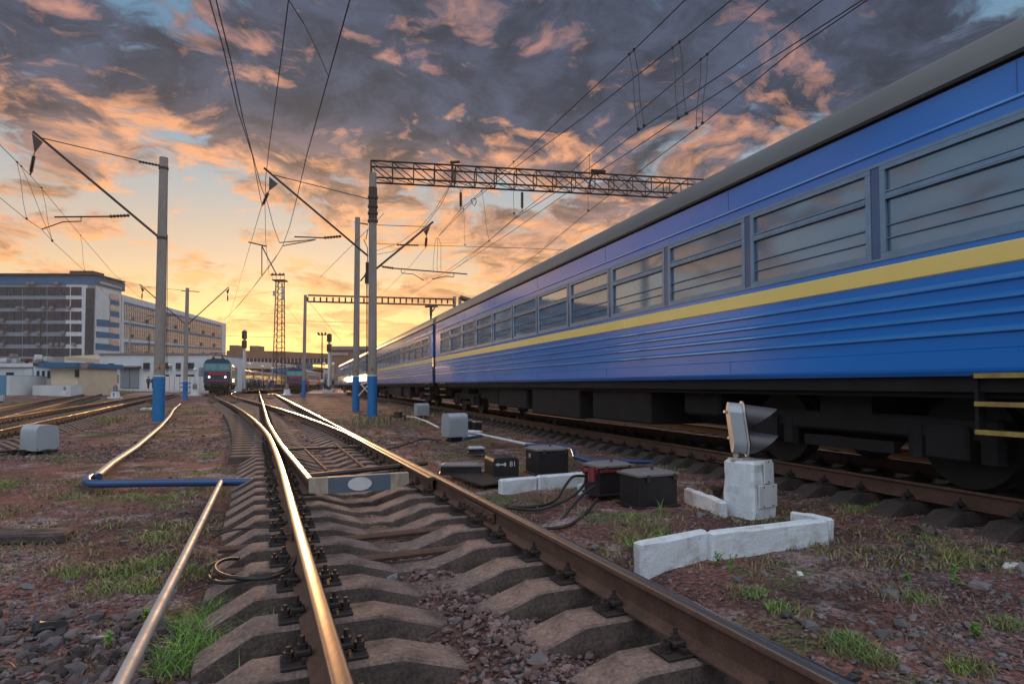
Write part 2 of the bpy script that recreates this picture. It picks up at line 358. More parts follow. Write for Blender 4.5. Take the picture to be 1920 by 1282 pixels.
def ground_mat():
    m = bpy.data.materials.new('ballast_and_dirt'); m.use_nodes = True; t = m.node_tree; b = t.nodes['Principled BSDF']; l = t.links
    g = t.nodes.new('ShaderNodeNewGeometry').outputs['Position']
    def nz(sc, det=5, ro=.6, dist=0):
        n = t.nodes.new('ShaderNodeTexNoise'); l.new(g, n.inputs['Vector']); n.inputs['Scale'].default_value = sc; n.inputs['Detail'].default_value = det; n.inputs['Roughness'].default_value = ro; n.inputs['Distortion'].default_value = dist; return n.outputs[0]
    def mr(v, a, b_, c=0, d=1):
        n = t.nodes.new('ShaderNodeMapRange'); n.interpolation_type = 'SMOOTHSTEP'; l.new(v, n.inputs[0])
        for i, q in enumerate((a, b_, c, d)): n.inputs[1 + i].default_value = q
        return n.outputs[0]
    def mx(f, a, b_, mode='MIX'):
        n = t.nodes.new('ShaderNodeMix'); n.data_type = 'RGBA'; n.blend_type = mode; l.new(f, n.inputs[0])
        for i, q in ((6, a), (7, b_)):
            if isinstance(q, tuple): n.inputs[i].default_value = q + (1,)
            else: l.new(q, n.inputs[i])
        return n.outputs[2]
    c = mx(mr(nz(.55, 5), .38, .62), (.23, .108, .092), (.095, .058, .052))
    c = mx(mr(nz(1.7, 6, .65), .50, .66), c, (.34, .25, .24))
    c = mx(mr(nz(.9, 6, .7, .4), .52, .66), c, (.10, .13, .05))
    c = mx(mr(nz(2.6, 6, .7), .56, .70), c, (.055, .045, .043))
    vo = t.nodes.new('ShaderNodeTexVoronoi'); l.new(g, vo.inputs['Vector']); vo.inputs['Scale'].default_value = 42
    hs = t.nodes.new('ShaderNodeSeparateColor'); l.new(vo.outputs['Color'], hs.inputs[0])
    k = t.nodes.new('ShaderNodeMapRange'); l.new(hs.outputs[0], k.inputs[0]); k.inputs[3].default_value = .45; k.inputs[4].default_value = 1.45
    vm = t.nodes.new('ShaderNodeVectorMath'); vm.operation = 'SCALE'; l.new(c, vm.inputs[0]); l.new(k.outputs[0], vm.inputs['Scale'])
    l.new(vm.outputs[0], b.inputs['Base Color']); b.inputs['Roughness'].default_value = .95; b.inputs['Specular IOR Level'].default_value = .15
    bn = t.nodes.new('ShaderNodeBump'); bn.inputs['Distance'].default_value = .02; bn.inputs['Strength'].default_value = .9; bn.invert = True
    l.new(vo.outputs['Distance'], bn.inputs['Height']); bn2 = t.nodes.new('ShaderNodeBump'); bn2.inputs['Distance'].default_value = .06; bn2.inputs['Strength'].default_value = .8
    l.new(nz(7, 8, .7), bn2.inputs['Height']); l.new(bn.outputs[0], bn2.inputs['Normal']); l.new(bn2.outputs[0], b.inputs['Normal'])
    return m
struct(ground())
# ------------------------------------------------------------------ rails
PROF = [(-.031, -.003), (-.018, -.0008), (0, 0), (.018, -.0008), (.031, -.003), (.0365, -.008), (.0375, -.034), (.012, -.046), (.009, -.06), (.009, -.148), (.030, -.162), (.075, -.170), (.075, -.18),
        (-.075, -.18), (-.075, -.170), (-.030, -.162), (-.009, -.148), (-.009, -.06), (-.012, -.046), (-.0375, -.034), (-.0365, -.008)]
def rail_prof(j): return 0 if j <= 4 or j == len(PROF) - 1 else 1
def rail(pts, label, joints=(), dz=0.):
    """one running rail; a joint at path length j gets a gap and fishplates"""
    o = thing('rail', label, 'rail', tuple(pts[0]) if pts[0].y > 0 else (pts[0].x, pts[0].y, 0), 0)
    pts = [p + Vector((0, 0, dz)) for p in pts]
    cuts = [i for j in joints for i in [min(range(len(pts)), key=lambda q: abs(pts[q].y - j))]]
    last = 0
    for c in list(cuts) + [len(pts) - 1]:
        seg = pts[last:c + 1]
        if last:
            d = (seg[1] - seg[0]).normalized(); seg = [seg[0] + d * .007] + seg[1:]
        if c != len(pts) - 1:
            d = (seg[-1] - seg[-2]).normalized(); seg = seg[:-1] + [seg[-1] - d * .007]
        mb = MB().sweep(seg, PROF, 0, rail_prof); mb.build('rail_length', ['steel', 'rust'], o, smooth=50)
        if c != len(pts) - 1:
            p = pts[c]; d = (pts[c + 1] - p).normalized(); a = math.atan2(d.y, d.x); rt = Vector((d.y, -d.x, 0))
            for s_ in (-1, 1):
                fb = MB().bbox(p + rt * s_ * .026 + Vector((0, 0, -.105)), (.8, .026, .085), a, 0, .006)
                for k in range(-3, 4, 1):
                    if k == 0: continue
                    q = p + d * (k * .12) + Vector((0, 0, -.105))
                    fb.cyl(q + rt * s_ * .038, q + rt * s_ * .062, .018, n=6)
                fb.build('fishplate', 'rust', o)
        last = c
    return o
def RR(fx, y0, y1, side, step=.25): return offs(path(fx, y0, y1, step), side * HG)
c0 = path(T0, -3, 150)
r4 = offs(c0, HG)
l_path = path(R1, -3, 230)
rail(l_path, 'curved left rail in the foreground, its shiny head running to the blue locomotive', joints=(4.95, 17.5))
rail(r4, 'straight right rail in the foreground with a bright worn head', joints=(5.55, 30))
gap = spline([(6.6, .295), (8, .235), (10.2, .14), (14.5, .04), (17, 0), (400, 0)])
def r2(y): return T0L(y) + (gap(y) if y < 17 else 0)
def tongue(f, y0, y1):
    return [Vector((f(y), y, 0)) for y in [y0 + (y1 - y0) * i / 160 for i in range(161)]]
rail(tongue(r2, 6.75, 60) + [Vector((r2(y), y, 0)) for y in (80, 110, 150)], 'open left switch tongue, its tip standing off behind the painted board', dz=-.004)
r1o = offs(l_path, 2 * HG)
def xat(pts, y):
    for a, b in zip(pts, pts[1:]):
        if a.y <= y <= b.y: return lerp(a.x, b.x, (y - a.y) / max(1e-6, b.y - a.y))
    return pts[-1].x
def r3(y): return min(xat(r1o, y), .309 + SL * y + 2 * HG / .9225 - .068)
rail(tongue(r3, 6.85, 60) + [Vector((xat(r1o, y), y, 0)) for y in (66, 72, 80, 90, 105, 130, 160, 200)], 'closed right switch tongue lying against the straight rail, then curving left', dz=-.007)
for fx, y0, y1, nm, jn in ((TT, 2.0, 150, 'of the track carrying the moving blue train', (9.6,)), (TC, 4, 150, 'of the track beyond the moving train', ()), (T2, 8, 150, 'of the left yard track nearest the blue posts', ()), (T3, 9, 100, 'of the leftmost yard track', ())):
    for sd_, nn in ((-1, 'left'), (1, 'right')):
        rail(RR(fx, y0, y1, sd_), ('near' if (sd_ < 0) == (fx in (TT, TC)) else 'far') + ' rusty rail ' + nm, jn, dz=-.003 if fx is T3 else 0)
# check rails beside the crossing
cr = MB().sweep([Vector((T0(y) + .87 - .12 + (.05 if y in (28, 38) else 0), y, 0)) for y in (28, 29, 33, 37, 38)], PROF, 0, rail_prof)
tag(cr.build('check_rail', ['rust', 'rust'], loc=(T0(28), 28, 0)), 'short check rail inside the right rail opposite the crossing', 'rail')
# ------------------------------------------------------------------ sleepers with fastenings
def sleeper_mesh(seed=0, w=1.):
    xs = [0, .14, .47, 1.10, 1.37]; zt = [-.302, -.300, -.197, -.197, -.345]
    xs = [-a for a in xs[::-1]] + xs[1:]; zt = zt[::-1] + zt[1:]
    rr_ = random.Random(seed); mb = MB(); vs = []; n = len(xs)
    for x, z in zip(xs, zt):
        j = lambda a: rr_.uniform(-a, a)
        vs += [(x, -.145, -.46), (x, -.138, z - .10), (x, -.124 + j(.003), z - .012), (x, -.114 + j(.004), z + j(.0015)),
               (x, .114 + j(.004), z + j(.0015)), (x, .124 + j(.003), z - .012), (x, .138, z - .10), (x, .145, -.46)]
    fs = [(i * 8 + j, i * 8 + j + 1, i * 8 + 9 + j, i * 8 + 8 + j) for i in range(n - 1) for j in range(7)]
    fs += [tuple(range(8)), tuple(range(n * 8 - 1, n * 8 - 9, -1))]
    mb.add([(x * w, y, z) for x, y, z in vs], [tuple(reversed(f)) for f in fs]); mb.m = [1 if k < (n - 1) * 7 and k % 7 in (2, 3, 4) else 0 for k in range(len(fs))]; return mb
def fastening_mesh(x, lod=0):
    mb = MB(); mb.bbox((x, 0, -.189), (.37, .15, .018), b=.005)
    for s_ in (-1, 1):
        mb.box((x + s_ * .088, 0, -.170), (.022, .14, .022))
        mb.bbox((x + s_ * .090, 0, -.146), (.07, .07, .026), b=.006)                           # clip
        if lod == 0:
            mb.cyl((x + s_ * .094, 0, -.135), (x + s_ * .094, 0, -.112), .024, n=6).cyl((x + s_ * .094, 0, -.112), (x + s_ * .094, 0, -.078), .0115, n=8)
            mb.cyl((x + s_ * .152, 0, -.182), (x + s_ * .152, 0, -.170), .032, n=10).cyl((x + s_ * .152, 0, -.170), (x + s_ * .152, 0, -.140), .024, n=6).cyl((x + s_ * .152, 0, -.140), (x + s_ * .152, 0, -.118), .0115, n=8)
        else:
            mb.cyl((x + s_ * .094, 0, -.135), (x + s_ * .094, 0, -.085), .02, n=5).cyl((x + s_ * .152, 0, -.182), (x + s_ * .152, 0, -.125), .022, n=5)
    return mb
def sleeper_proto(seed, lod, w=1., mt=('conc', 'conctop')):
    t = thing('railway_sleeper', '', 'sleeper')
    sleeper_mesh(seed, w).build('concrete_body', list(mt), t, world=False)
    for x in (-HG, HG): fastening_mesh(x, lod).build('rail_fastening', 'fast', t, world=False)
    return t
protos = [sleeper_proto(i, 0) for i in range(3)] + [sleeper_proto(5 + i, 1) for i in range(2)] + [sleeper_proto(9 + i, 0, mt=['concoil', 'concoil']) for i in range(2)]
used = set()
def place_sleeper(pi, x, y, a, label, group):
    loc = (x + random.uniform(-.02, .02), y + random.uniform(-.012, .012), random.uniform(-.004, .0)); a += random.uniform(-.012, .012)
    if pi not in used: used.add(pi); o = protos[pi]; o.location = loc; o.rotation_euler = (0, 0, a); o['label'] = label; o['group'] = group
    else: dup(protos[pi], loc, a, label, group)
def walk(fx, y0, y1, sp, end):
    y = y0; res = []
    while y < end:
        d = (fx(y + .05) - fx(y - .05)) / .1; res.append((fx(y), y, math.atan2(1, d) - math.pi / 2 + 0.)); y += sp / math.hypot(1, d)
    return res
farv = []
ORD = 'first second third fourth fifth sixth seventh eighth ninth tenth eleventh twelfth thirteenth fourteenth fifteenth sixteenth seventeenth eighteenth nineteenth twentieth twenty-first twenty-second twenty-third twenty-fourth'.split()
def sleepers(fx, y0, yi, yend, what, group, sp=.543, skip=None):
    for k, (x, y, a) in enumerate(walk(fx, y0, yi, sp, yend)):
        if skip and skip(y): continue
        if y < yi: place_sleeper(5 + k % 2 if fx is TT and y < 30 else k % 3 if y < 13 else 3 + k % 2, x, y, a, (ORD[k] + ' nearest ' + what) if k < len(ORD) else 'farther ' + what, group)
        else: farv.append((x, y, a))
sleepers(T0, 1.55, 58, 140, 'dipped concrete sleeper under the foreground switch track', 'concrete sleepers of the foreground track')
sleepers(TT, 3.2, 44, 75, 'dipped concrete sleeper under the moving blue train', 'concrete sleepers under the moving train')
sleepers(T2, 12, 42, 90, 'concrete sleeper of the left yard track near the blue posts', 'concrete sleepers of the left yard track')
sleepers(lambda y: xat(offs(l_path, HG), y), 26.2, 44, 68, 'concrete sleeper of the curved track leading to the blue locomotive', 'concrete sleepers of the curved track')
sleepers(T3, 14, 14, 60, '', '')
sleepers(TC, 7, 7, 50, '', '')
fm = MB()
for x, y, a in farv: fm.box((x, y, -.29), (2.7, .24, .2), a)
stuff(fm.build('distant_sleepers', 'conc', loc=(0, 40, 0)), 'rows of distant concrete sleepers under the far tracks', 'sleepers')
# long bearers of the turnout, left of the curved rail
used_b = []
for k, (x, y, a) in enumerate(walk(T0, 10.1, 27, .543, 26.0)):
    xl = R1(y) - 1.0; xr = T0(y) - 1.25; c = Vector(((xl + xr) / 2, y - (xl + xr - 2 * T0(y)) / 2 * SL * -1, -.0))
    ln = (xr - xl) * 1.08
    if ln < .35: continue
    b = MB().bbox((0, 0, -.29), (ln, .25, .18), b=.02).build('bearer_end', 'conc', loc=(0, 0, 0)); b.location = (c.x, c.y, -.012); b.rotation_euler = (0, 0, a)
    tag(b, 'long sleeper end reaching out under the curved left rail', 'sleeper', 'long bearer ends of the switch')
# ------------------------------------------------------------------ small helpers for equipment
def insulator(mb, a, b, r=.07, n=8):
    """ribbed insulator string between a and b"""
    a = Vector(a); b = Vector(b); pts = []; rr = []
    for i in range(n * 2 + 1):
        pts.append(lerp(a, b, i / (n * 2))); rr.append(r if i % 2 else r * .45)
    return mb.tube(pts, rr, 8)
def pole(px_base, py_base, py_top, r0, r1, blue_py, label, px_top=None, gz_=-.36, sign=True, ring=True, cat='pole', Y=None, name='catenary_pole', group=None):
    p = G(px_base, py_base, gz_) if Y is None else D(px_base, py_base, Y)
    top = PLN(px_top or px_base, py_top, p, (1, 0)); zt = top.z; lean = Vector((top.x - p.x, 0, 0)) * .5; lean.z = zt - p.z
    t = thing(name, label, cat, p, 0, group)
    up_ = lean.normalized(); at = lambda z: p + lean * ((z - p.z) / (zt - p.z))
    rz_ = lambda z: lerp(r0, r1, (z - p.z) / (zt - p.z))
    MB().tube([at(p.z - .3), at(lerp(p.z, zt, .5)), at(zt)], [r0, (r0 + r1) / 2, r1], 20).build('concrete_shaft', 'pole', t, smooth=40)
    if blue_py:
        zb = PLN(px_base, blue_py, p, (1, 0)).z
        MB().tube([at(p.z - .25), at(zb)], [r0 + .012, rz_(zb) + .012], 20).build('painted_base', 'blue', t, smooth=40)
        if ring: MB().tube([at(zb), at(zb + .05)], [rz_(zb) + .013] * 2, 20).build('white_ring', 'white', t, smooth=40)
        if sign:
            zc = zb + .30; s_ = .30; c = at(zc); r = rz_(zc) + .012; n = (Vector((0, 0, 0)) - c); n.z = 0; n.normalize(); rt = Vector((-n.y, n.x, 0))
            f = c + n * r; P_ = lambda u, v: f + rt * u + Vector((0, 0, v)) - n * (r - math.sqrt(max(r * r - u * u, 0)))*.9
            sg = MB().prism([P_(-s_ / 2, -s_ * .3), P_(s_ / 2, -s_ * .3), P_(.05, s_ * .42), P_(-.05, s_ * .42)], 0, n * .008, 0)
            so_ = sg.build('warning_sign', 'yellow', t)
            bo = [(-.012, .075), (.022, .075), (.006, .02), (.03, .02), (-.018, -.065), (-.004, 0), (-.026, 0)]
            MB().prism([f + rt * u + Vector((0, 0, v)) + n * .006 for u, v in bo], 0, n * .004).build('lightning_mark', 'ink', so_)
            e = [P_(-s_ / 2, -s_ * .3), P_(s_ / 2, -s_ * .3), P_(0, s_ * .5)]
            MB().tube([q + n * .012 for q in e + e[:1]], .007, 4).build('sign_border', 'ink', so_)
    return t, p, at, rz_
def cantilever(t, p, d, boom, tie, brk, ins, reg, steadies, r=.045, k=1.):
    """bracket arm in the upright plane through p along d, drawn with photo pixels"""
    Q = lambda q: PLN(q[0], q[1], p, d)
    a, b = Q(boom[0]), Q(boom[1])
    MB().tube([a, b], r * k, 8).build('boom', 'truss', t)
    if tie:
        m = MB().tube([Q(tie[0]), Q(tie[1])], .018 * k, 6)
        if len(tie) > 2: insulator(m, Q(tie[2]), Q(tie[1]), .06 * k, 7)
        m.build('tie_rod', 'truss', t)
    if ins:
        h, e = Q(brk), Q(ins); m = MB(); u = (b - a).normalized(); mid = lerp(h, e, .42)
        m.prism([h - u * .22 * k, h + u * .22 * k, mid], 0, Vector((-d[1], d[0], 0)).normalized() * .03)
        m.tube([mid, lerp(h, e, .5)], .02, 5); insulator(m, lerp(h, e, .5), lerp(h, e, .93), .075 * k, 8); m.cyl(lerp(h, e, .93), e, .03, n=6)
        m.build('hanging_insulator', 'insul', t)
    if reg:
        m = MB().tube([Q(reg[1]), Q(reg[2])], .03 * k, 6); insulator(m, Q(reg[0]), Q(reg[1]), .07 * k, 6); m.build('registration_arm', 'truss', t)
    for s_ in steadies: MB().tube([Q(q) for q in s_], .02 * k, 6).build('steady_arm', 'truss', t)
AD = (1, .42)
# big left pole
tA, pA, atA, rA = pole(297, 790, 296, .205, .15, 706, 'tall grey concrete catenary pole with blue base, left of the foreground track', px_top=308)
cantilever(tA, pA, AD, ((297, 444), (62, 247)), ((78, 259), (301, 311), (260, 303)), (70, 258), (57, 328), ((243, 404), (205, 406), (102, 407)), [((152, 406), (152, 415), (118, 416), (78, 430))])
MB().tube([PLN(314, 440, pA, AD), PLN(313, 700, pA, AD)], .012, 4).build('earth_wire', 'wire', tA)
m = MB()
for z in (atA(0).z + 6.6, atA(0).z + 9.3): m.tube([atA(z), atA(z + .09)], [rA(z) + .02] * 2, 16)
m.build('steel_band', 'truss', tA)
# big right pole with portal
tB, pB, atB, rB = pole(698, 781, 325, .205, .16, 705, 'tallest grey concrete pole with blue base, holding the lattice portal', px_top=697)
cantilever(tB, pB, AD, ((690, 480), (495, 315)), ((512, 328), (690, 373)), (513, 338), (492, 386), ((640, 443), (607, 446), (552, 444)), [((592, 444), (592, 449), (524, 455)), ((590, 450), (530, 461))])
cantilever(tB, pB, AD, ((704, 505), (812, 416)), None, (801, 428), (798, 464), None, [])
Q = lambda x, y: PLN(x, y, pB, AD)
m = MB(); insulator(m, Q(717, 500), Q(738, 503), .06, 5); m.tube([Q(714, 498), Q(717, 500)], .03, 5); m.tube([Q(738, 503), Q(876, 514)], .03, 6); m.build('registration_arm', 'truss', tB)
MB().tube([Q(752, 506), Q(753, 512), Q(775, 514), Q(795, 526)], .02, 6).build('steady_arm', 'truss', tB)
MB().tube([Q(851, 512), Q(851, 519), Q(836, 518), Q(810, 523)], .02, 6).build('steady_arm', 'truss', tB)
m = MB()
m.tube([atB(8.35), atB(9.75)], [rB(8) + .02] * 2, 12)
for zz in (.35, .75, 1.05, 1.4): m.tube([atB(9.6 - zz), atB(9.7 - zz)], [rB(8) + .06] * 2, 8)
m.build('steel_clamps', 'truss', tB)
# tension weights hung between the two right poles
wt = thing('tension_weights', 'stack of round tension weights hanging between the two right poles', 'weights', D(689, 520, 29.0))
m = MB(); a, b = D(689, 492, 29.), D(689, 532, 29.)
for i in range(14): q = lerp(a, b, i / 14); m.cyl(q, q + (b - a) / 17, .13 if i > 6 else .09, n=10)
m.build('weight_stack', 'iron', wt); MB().tube([D(690, 430, 29), D(686, 449, 29), D(682, 449, 29), D(689, 465, 29), D(689, 492, 29)], .02, 5).build('cable', 'wire', wt)
MB().tube([D(688, 532, 29), D(688, 715, 29)], .03, 5).build('guide_rod', 'truss', wt)
MB().tube([D(676, 527, 29), D(688, 512, 29)], .04, 5).build('bracket', 'truss', wt)
# second pole behind
tC, pC, atC, rC = pole(667, 770, 408, .185, .135, 706, 'slimmer concrete pole with blue base just left of the tallest pole', px_top=671, gz_=-.36)
MB().tube([PLN(665, 417, pC, AD), PLN(690, 421, pC, AD)], .04, 5).build('cross_arm', 'truss', tC)
br = MB().tube([D(672, 742, 29), D(690, 722, 29)], .03, 5).tube([D(677, 720, 29), D(696, 743, 29)], .03, 5).tube([D(676, 721, 29), D(690, 716, 29)], .03, 5)
tag(br.build('cross_brace', 'white', loc=D(683, 731, 29)), 'white crossed stay bars joining the two blue pole bases', 'brace')
# ------------------------------------------------------------------ lattice portal
def truss(t, a, b, h, dep, bays, r=.035, x_braces=(0, 0)):
    a = Vector(a); b = Vector(b); u = b - a; n = Vector((-u.y, u.x, 0)).normalized() * dep; hh = Vector((0, 0, h))
    m = MB()
    for o_ in (Vector(), n, hh, n + hh): m.tube([a + o_, b + o_], r, 4)
    m.build('chords', 'truss', t)
    m = MB()
    for i in range(bays + 1):
        q = a + u * (i / bays)
        for o_ in (Vector(), n): m.tube([q + o_, q + o_ + hh], r * .55, 4)
        m.tube([q, q + n], r * .5, 4).tube([q + hh, q + n + hh], r * .5, 4)
        if i < bays:
            q2 = a + u * ((i + 1) / bays); up_ = (i / bays) < .62
            for o_ in (Vector(), n):
                m.tube([q + o_ + (hh if up_ else Vector()), q2 + o_ + (Vector() if up_ else hh)], r * .55, 4)
            m.tube([q + hh, q2 + n + hh], r * .4, 4).tube([q, q2 + n], r * .4, 4)
    m.build('lattice_bars', 'truss', t)
pt = thing('lattice_portal', 'long brown lattice girder spanning from the tallest pole over the train', 'girder', tuple(PLN(695, 333, pB, (1, .176))))
a = PLN(695, 332, pB, (1, .176)); b = PLN(1300, 364, pB, (1, .176)); b = a + (b - a) * 1.35
truss(pt, a, b, .74, .75, 22, .045)
PG = lambda x, y: PLN(x, y, pB, (1, .176))
m = MB().tube([PG(848, 303), PG(848, 343)], .06, 5).tube([PG(844, 305), PG(862, 304)], .07, 5).tube([PG(1103, 355), PG(1112, 322), PG(1116, 320)], .05, 5).tube([PG(1108, 320), PG(1135, 322)], .08, 5)
m.build('joint_plates', 'truss', pt)
for x, y0, y1, y2 in ((864, 342, 358, 393), (979, 349, 358, 396)):
    m = MB().tube([PG(x - 10, y0), PG(x, y1)], .012, 4).tube([PG(x + 12, y0 + 2), PG(x, y1)], .012, 4); insulator(m, PG(x, y1 + 3), PG(x, y2 - 6), .08, 8); m.tube([PG(x, y1), PG(x, y2)], .018, 5)
    m.build('hanging_insulator', 'insul', pt)
tP = thing('portal_pole', 'far concrete pole carrying the right end of the lattice girder, behind the train', 'pole', (b.x - .3, b.y + .37, -.36))
MB().cyl((b.x - .3, b.y + .37, -.5), (b.x - .3, b.y + .37, b.z - .02), .21, .17, n=20).build('concrete_shaft', 'pole', tP, smooth=40)
# far portal
tD, pD, atD, rD = pole(569, 745, 553, .21, .16, 713, 'distant concrete pole with blue base at the left end of the far portal', px_top=574, ring=False, sign=True)
fp = thing('plate_portal', 'distant ladder-like girder between two poles over the yard', 'girder', tuple(PLN(577, 566, pD, (1, .2))))
a = PLN(577, 567, pD, (1, .2)); b = PLN(850, 571, pD, (1, .2)); h_ = .72
u = b - a; m = MB().box(a + u / 2 + Vector((0, 0, 0)), (u.length, .14, .17), math.atan2(u.y, u.x)).box(a + u / 2 + Vector((0, 0, h_)), (u.length, .14, .17), math.atan2(u.y, u.x)); m.build('beams', 'truss', fp)
m = MB()
for i in range(25): m.box(a + u * (i / 24) + Vector((0, 0, h_ / 2)), (.16, .12, h_ - .2))
m.build('rungs', 'truss', fp)
tE, pE, *_ = pole(852, 735, 556, .21, .18, None, 'distant pole at the right end of the far portal, half hidden by the train', Y=72, name='portal_pole')
tF, pF, *_ = pole(862, 735, 557, .21, .18, None, 'distant pole right beside the far portal end, behind the train roof', Y=71, name='portal_pole')
MB().tube([D(862, 558, 71), D(890, 566, 71)], .3, 4).build('girder_stub', 'truss', tF)
# mid pole left of the locomotive
tG, pG, atG, rG = pole(347, 750, 540, .20, .15, 714, 'brown concrete pole with blue bracketed base beside the left locomotive', px_top=352, sign=False)
cantilever(tG, pG, AD, ((347, 607), (262, 533)), ((270, 537), (349, 545)), (267, 540), (266, 560), ((330, 590), (315, 592), (275, 592)), [((300, 592), (285, 596), (268, 606))], k=1.0)
cantilever(tG, pG, (1, -.2), ((353, 607), (429, 538)), None, (427, 543), (427, 565), None, [])
MB().tube([PLN(340, 545, pG, AD), PLN(374, 547, pG, AD)], .04, 5).build('cross_arm', 'truss', tG)
m = MB()
for zz in (1.0, 1.35): m.box(pG + Vector((0, 0, zz + .2)), (.75, .5, .1))
m.build('bracket', 'blue', tG)
for (x, yb, yt, bl, r, lb) in ((241, 735, 598, 709, .17, 'thin distant pole with blue base before the white workshop'), (330, 727, 641, 718, .17, 'short distant pole with blue base by the white fence')):
    pole(x, yb, yt, r, r * .75, bl, lb, px_top=x + 3, sign=False, ring=False, Y=None, gz_=-.36 if yb > 730 else .0)
lt = thing('lattice_post', 'thin rusty lattice post standing in front of the white workshop', 'post', D(277, 728, 100))
a = D(277, 728, 100); b = D(280, 626, 100)
m = MB()
for s_ in (-.18, .18): m.tube([a + Vector((s_, 0, 0)), b + Vector((s_ * .6, 0, 0))], .05, 4)
for i in range(14): m.tube([lerp(a, b, i / 14) + Vector((.17 * (-1)**i, 0, 0)), lerp(a, b, (i + 1) / 14) - Vector((.15 * (-1)**i, 0, 0))], .03, 4)
m.build('lattice', 'truss', lt)
# ------------------------------------------------------------------ wires
def wire(pts, label, hs, r=.011, grp='overhead wires'):
    """pts photo pixels, hs wire heights at them"""
    ps = [G(x, y, h) for (x, y), h in zip(pts, hs)]
    if pts[0][1] < 0 or pts[0][0] < 0: e = ps[0] - ps[1]; e.z = 0; ps = [ps[0] + e.normalized() * 30] + ps
    o = MB().tube(ps, r, 5, caps=False).build('overhead_wire', 'wire', loc=tuple(ps[0])); tag(o, label, 'wire', grp); return ps
def ext(p, q, k): return (p[0] + (p[0] - q[0]) * k, p[1] + (p[1] - q[1]) * k)
def W(label, pts, h0, h1, **k):
    n = len(pts); pts = [ext(pts[0], pts[1], .35)] + list(pts) if pts[0][1] <= 0 or pts[0][0] <= 0 else list(pts)
    d = [0]
    for a, b in zip(pts, pts[1:]):
        za = G(*a, h0); zb = G(*b, h1); d.append(d[-1] + max(.1, (zb - za).length))
    return wire(pts, label, [lerp(h0, h1, q / d[-1]) for q in d], **k)
def sag(a, b, n=6, s_=3):
    return [(lerp(a[0], b[0], i / n), lerp(a[1], b[1], i / n) + s_ * 4 * (i / n) * (1 - i / n)) for i in range(n + 1)]
W('leftmost of the six parallel wires rising over the train', [(1285, 0), (1187, 96), (1070, 205), (965, 303), (905, 357), (865, 392), (822, 443)], 7.9, 9.0)
W('second of the six parallel wires rising over the train', [(1372, 0), (1275, 79), (1100, 216), (970, 311), (890, 374), (822, 443)], 8.0, 8.8)
W('third of the six parallel wires rising over the train', [(1441, 0), (1325, 103), (1105, 291), (1045, 346), (980, 396), (860, 500)], 8.1, 9.0)
W('fourth of the six parallel wires rising over the train', [(1543, 0), (1375, 125), (1205, 240), (1060, 349), (965, 410), (910, 457), (835, 510), (770, 552)], 6.3, 6.5, r=.009)
W('fifth of the six parallel wires rising over the train', [(1618, 0), (1450, 108), (1287, 213), (1180, 285), (1075, 353), (960, 434), (840, 512)], 6.4, 6.5, r=.009)
W('lowest of the six parallel wires rising over the train', [(1627, 0), (1480, 100), (1318, 232), (1210, 313), (1103, 397), (1020, 466), (950, 520)], 6.4, 6.5, r=.009)
W('long wire leaving the top edge left of centre, outer one', [(393, 0), (418, 88), (445, 205), (473, 290), (491, 385), (466, 470), (446, 540), (428, 600)], 7.6, 8.2)
W('long wire leaving the top edge left of centre, inner one', [(405, 0), (432, 110), (456, 225), (481, 318), (490, 352), (500, 375), (513, 425), (524, 455)], 7.2, 7.0)
W('steep wire running up to the top edge in the middle', [(541, 0), (522, 150), (506, 265), (498, 335), (497, 385), (498, 450), (505, 520)], 7.8, 8.4)
W('contact wire running up right of the steep middle wires', [(656, 0), (616, 144), (575, 292), (557, 370), (543, 425), (530, 461), (513, 490), (490, 520), (448, 572), (420, 600)], 6.2, 6.4, r=.010)
W('upper wire at the left edge hung on the long boom', [(0, 272), (28, 300), (57, 329), (92, 370), (150, 440), (212, 512), (265, 560), (290, 590)], 8.2, 8.4)
W('lower wire at the left edge held by the steady arm', [(0, 371), (48, 410), (78, 430), (98, 452), (163, 512), (220, 575)], 6.5, 6.4, r=.009)
W('thin wire from the right boom down to the far yard', [(798, 464), (770, 498), (720, 548), (690, 580)], 8.0, 8.4, r=.01)
W('slack feeder hanging from the girder to the tallest pole', [(848, 342), (826, 385), (800, 420), (770, 455), (735, 472), (707, 477)], 9.4, 7.2, r=.012)
W('second slack feeder hanging from the girder to the tallest pole', [(846, 343), (815, 395), (785, 430), (750, 455), (706, 470)], 9.4, 7.3, r=.01)
ps = [PLN(x, y, pB, AD) for x, y in ((706, 457), (760, 459), (870, 462), (1000, 466), (1075, 470))]
tag(MB().tube(ps, .012, 5).build('span_wire', 'wire', loc=tuple(ps[0])), 'level cross span wire right of the tallest pole', 'wire')
ps = [PLN(x, y, pB, AD) for x, y in ((706, 422), (800, 425))]
tag(MB().tube(ps, .015, 5).build('tie_wire', 'wire', loc=tuple(ps[0])), 'short level tie from the tallest pole to the right boom tip', 'wire')
m = MB(); insulator(m, PLN(744, 459, pB, AD), PLN(785, 460, pB, AD), .05, 8); tag(m.build('line_insulator', 'insul', loc=tuple(PLN(744, 459, pB, AD))), 'ribbed insulator strung in the cross span wire', 'insulator')
def drop(a, b, ha, hb, label, r=.007):
    pa = G(*a, ha); q = ray(*b); pb = Vector((pa.x + (q.x / q.y - pa.x / pa.y) * pa.y, pa.y, H + q.z / q.y * pa.y))
    m = MB().tube([pa, lerp(pa, pb, .3) + Vector((.02, 0, 0)), lerp(pa, pb, .7) - Vector((.02, 0, 0)), pb], r, 5).ball(pa, .035, 6).ball(pb, .04, 6)
    tag(m.build('dropper_wire', 'wire', loc=tuple(pa)), label, 'wire', 'vertical droppers between the wires')
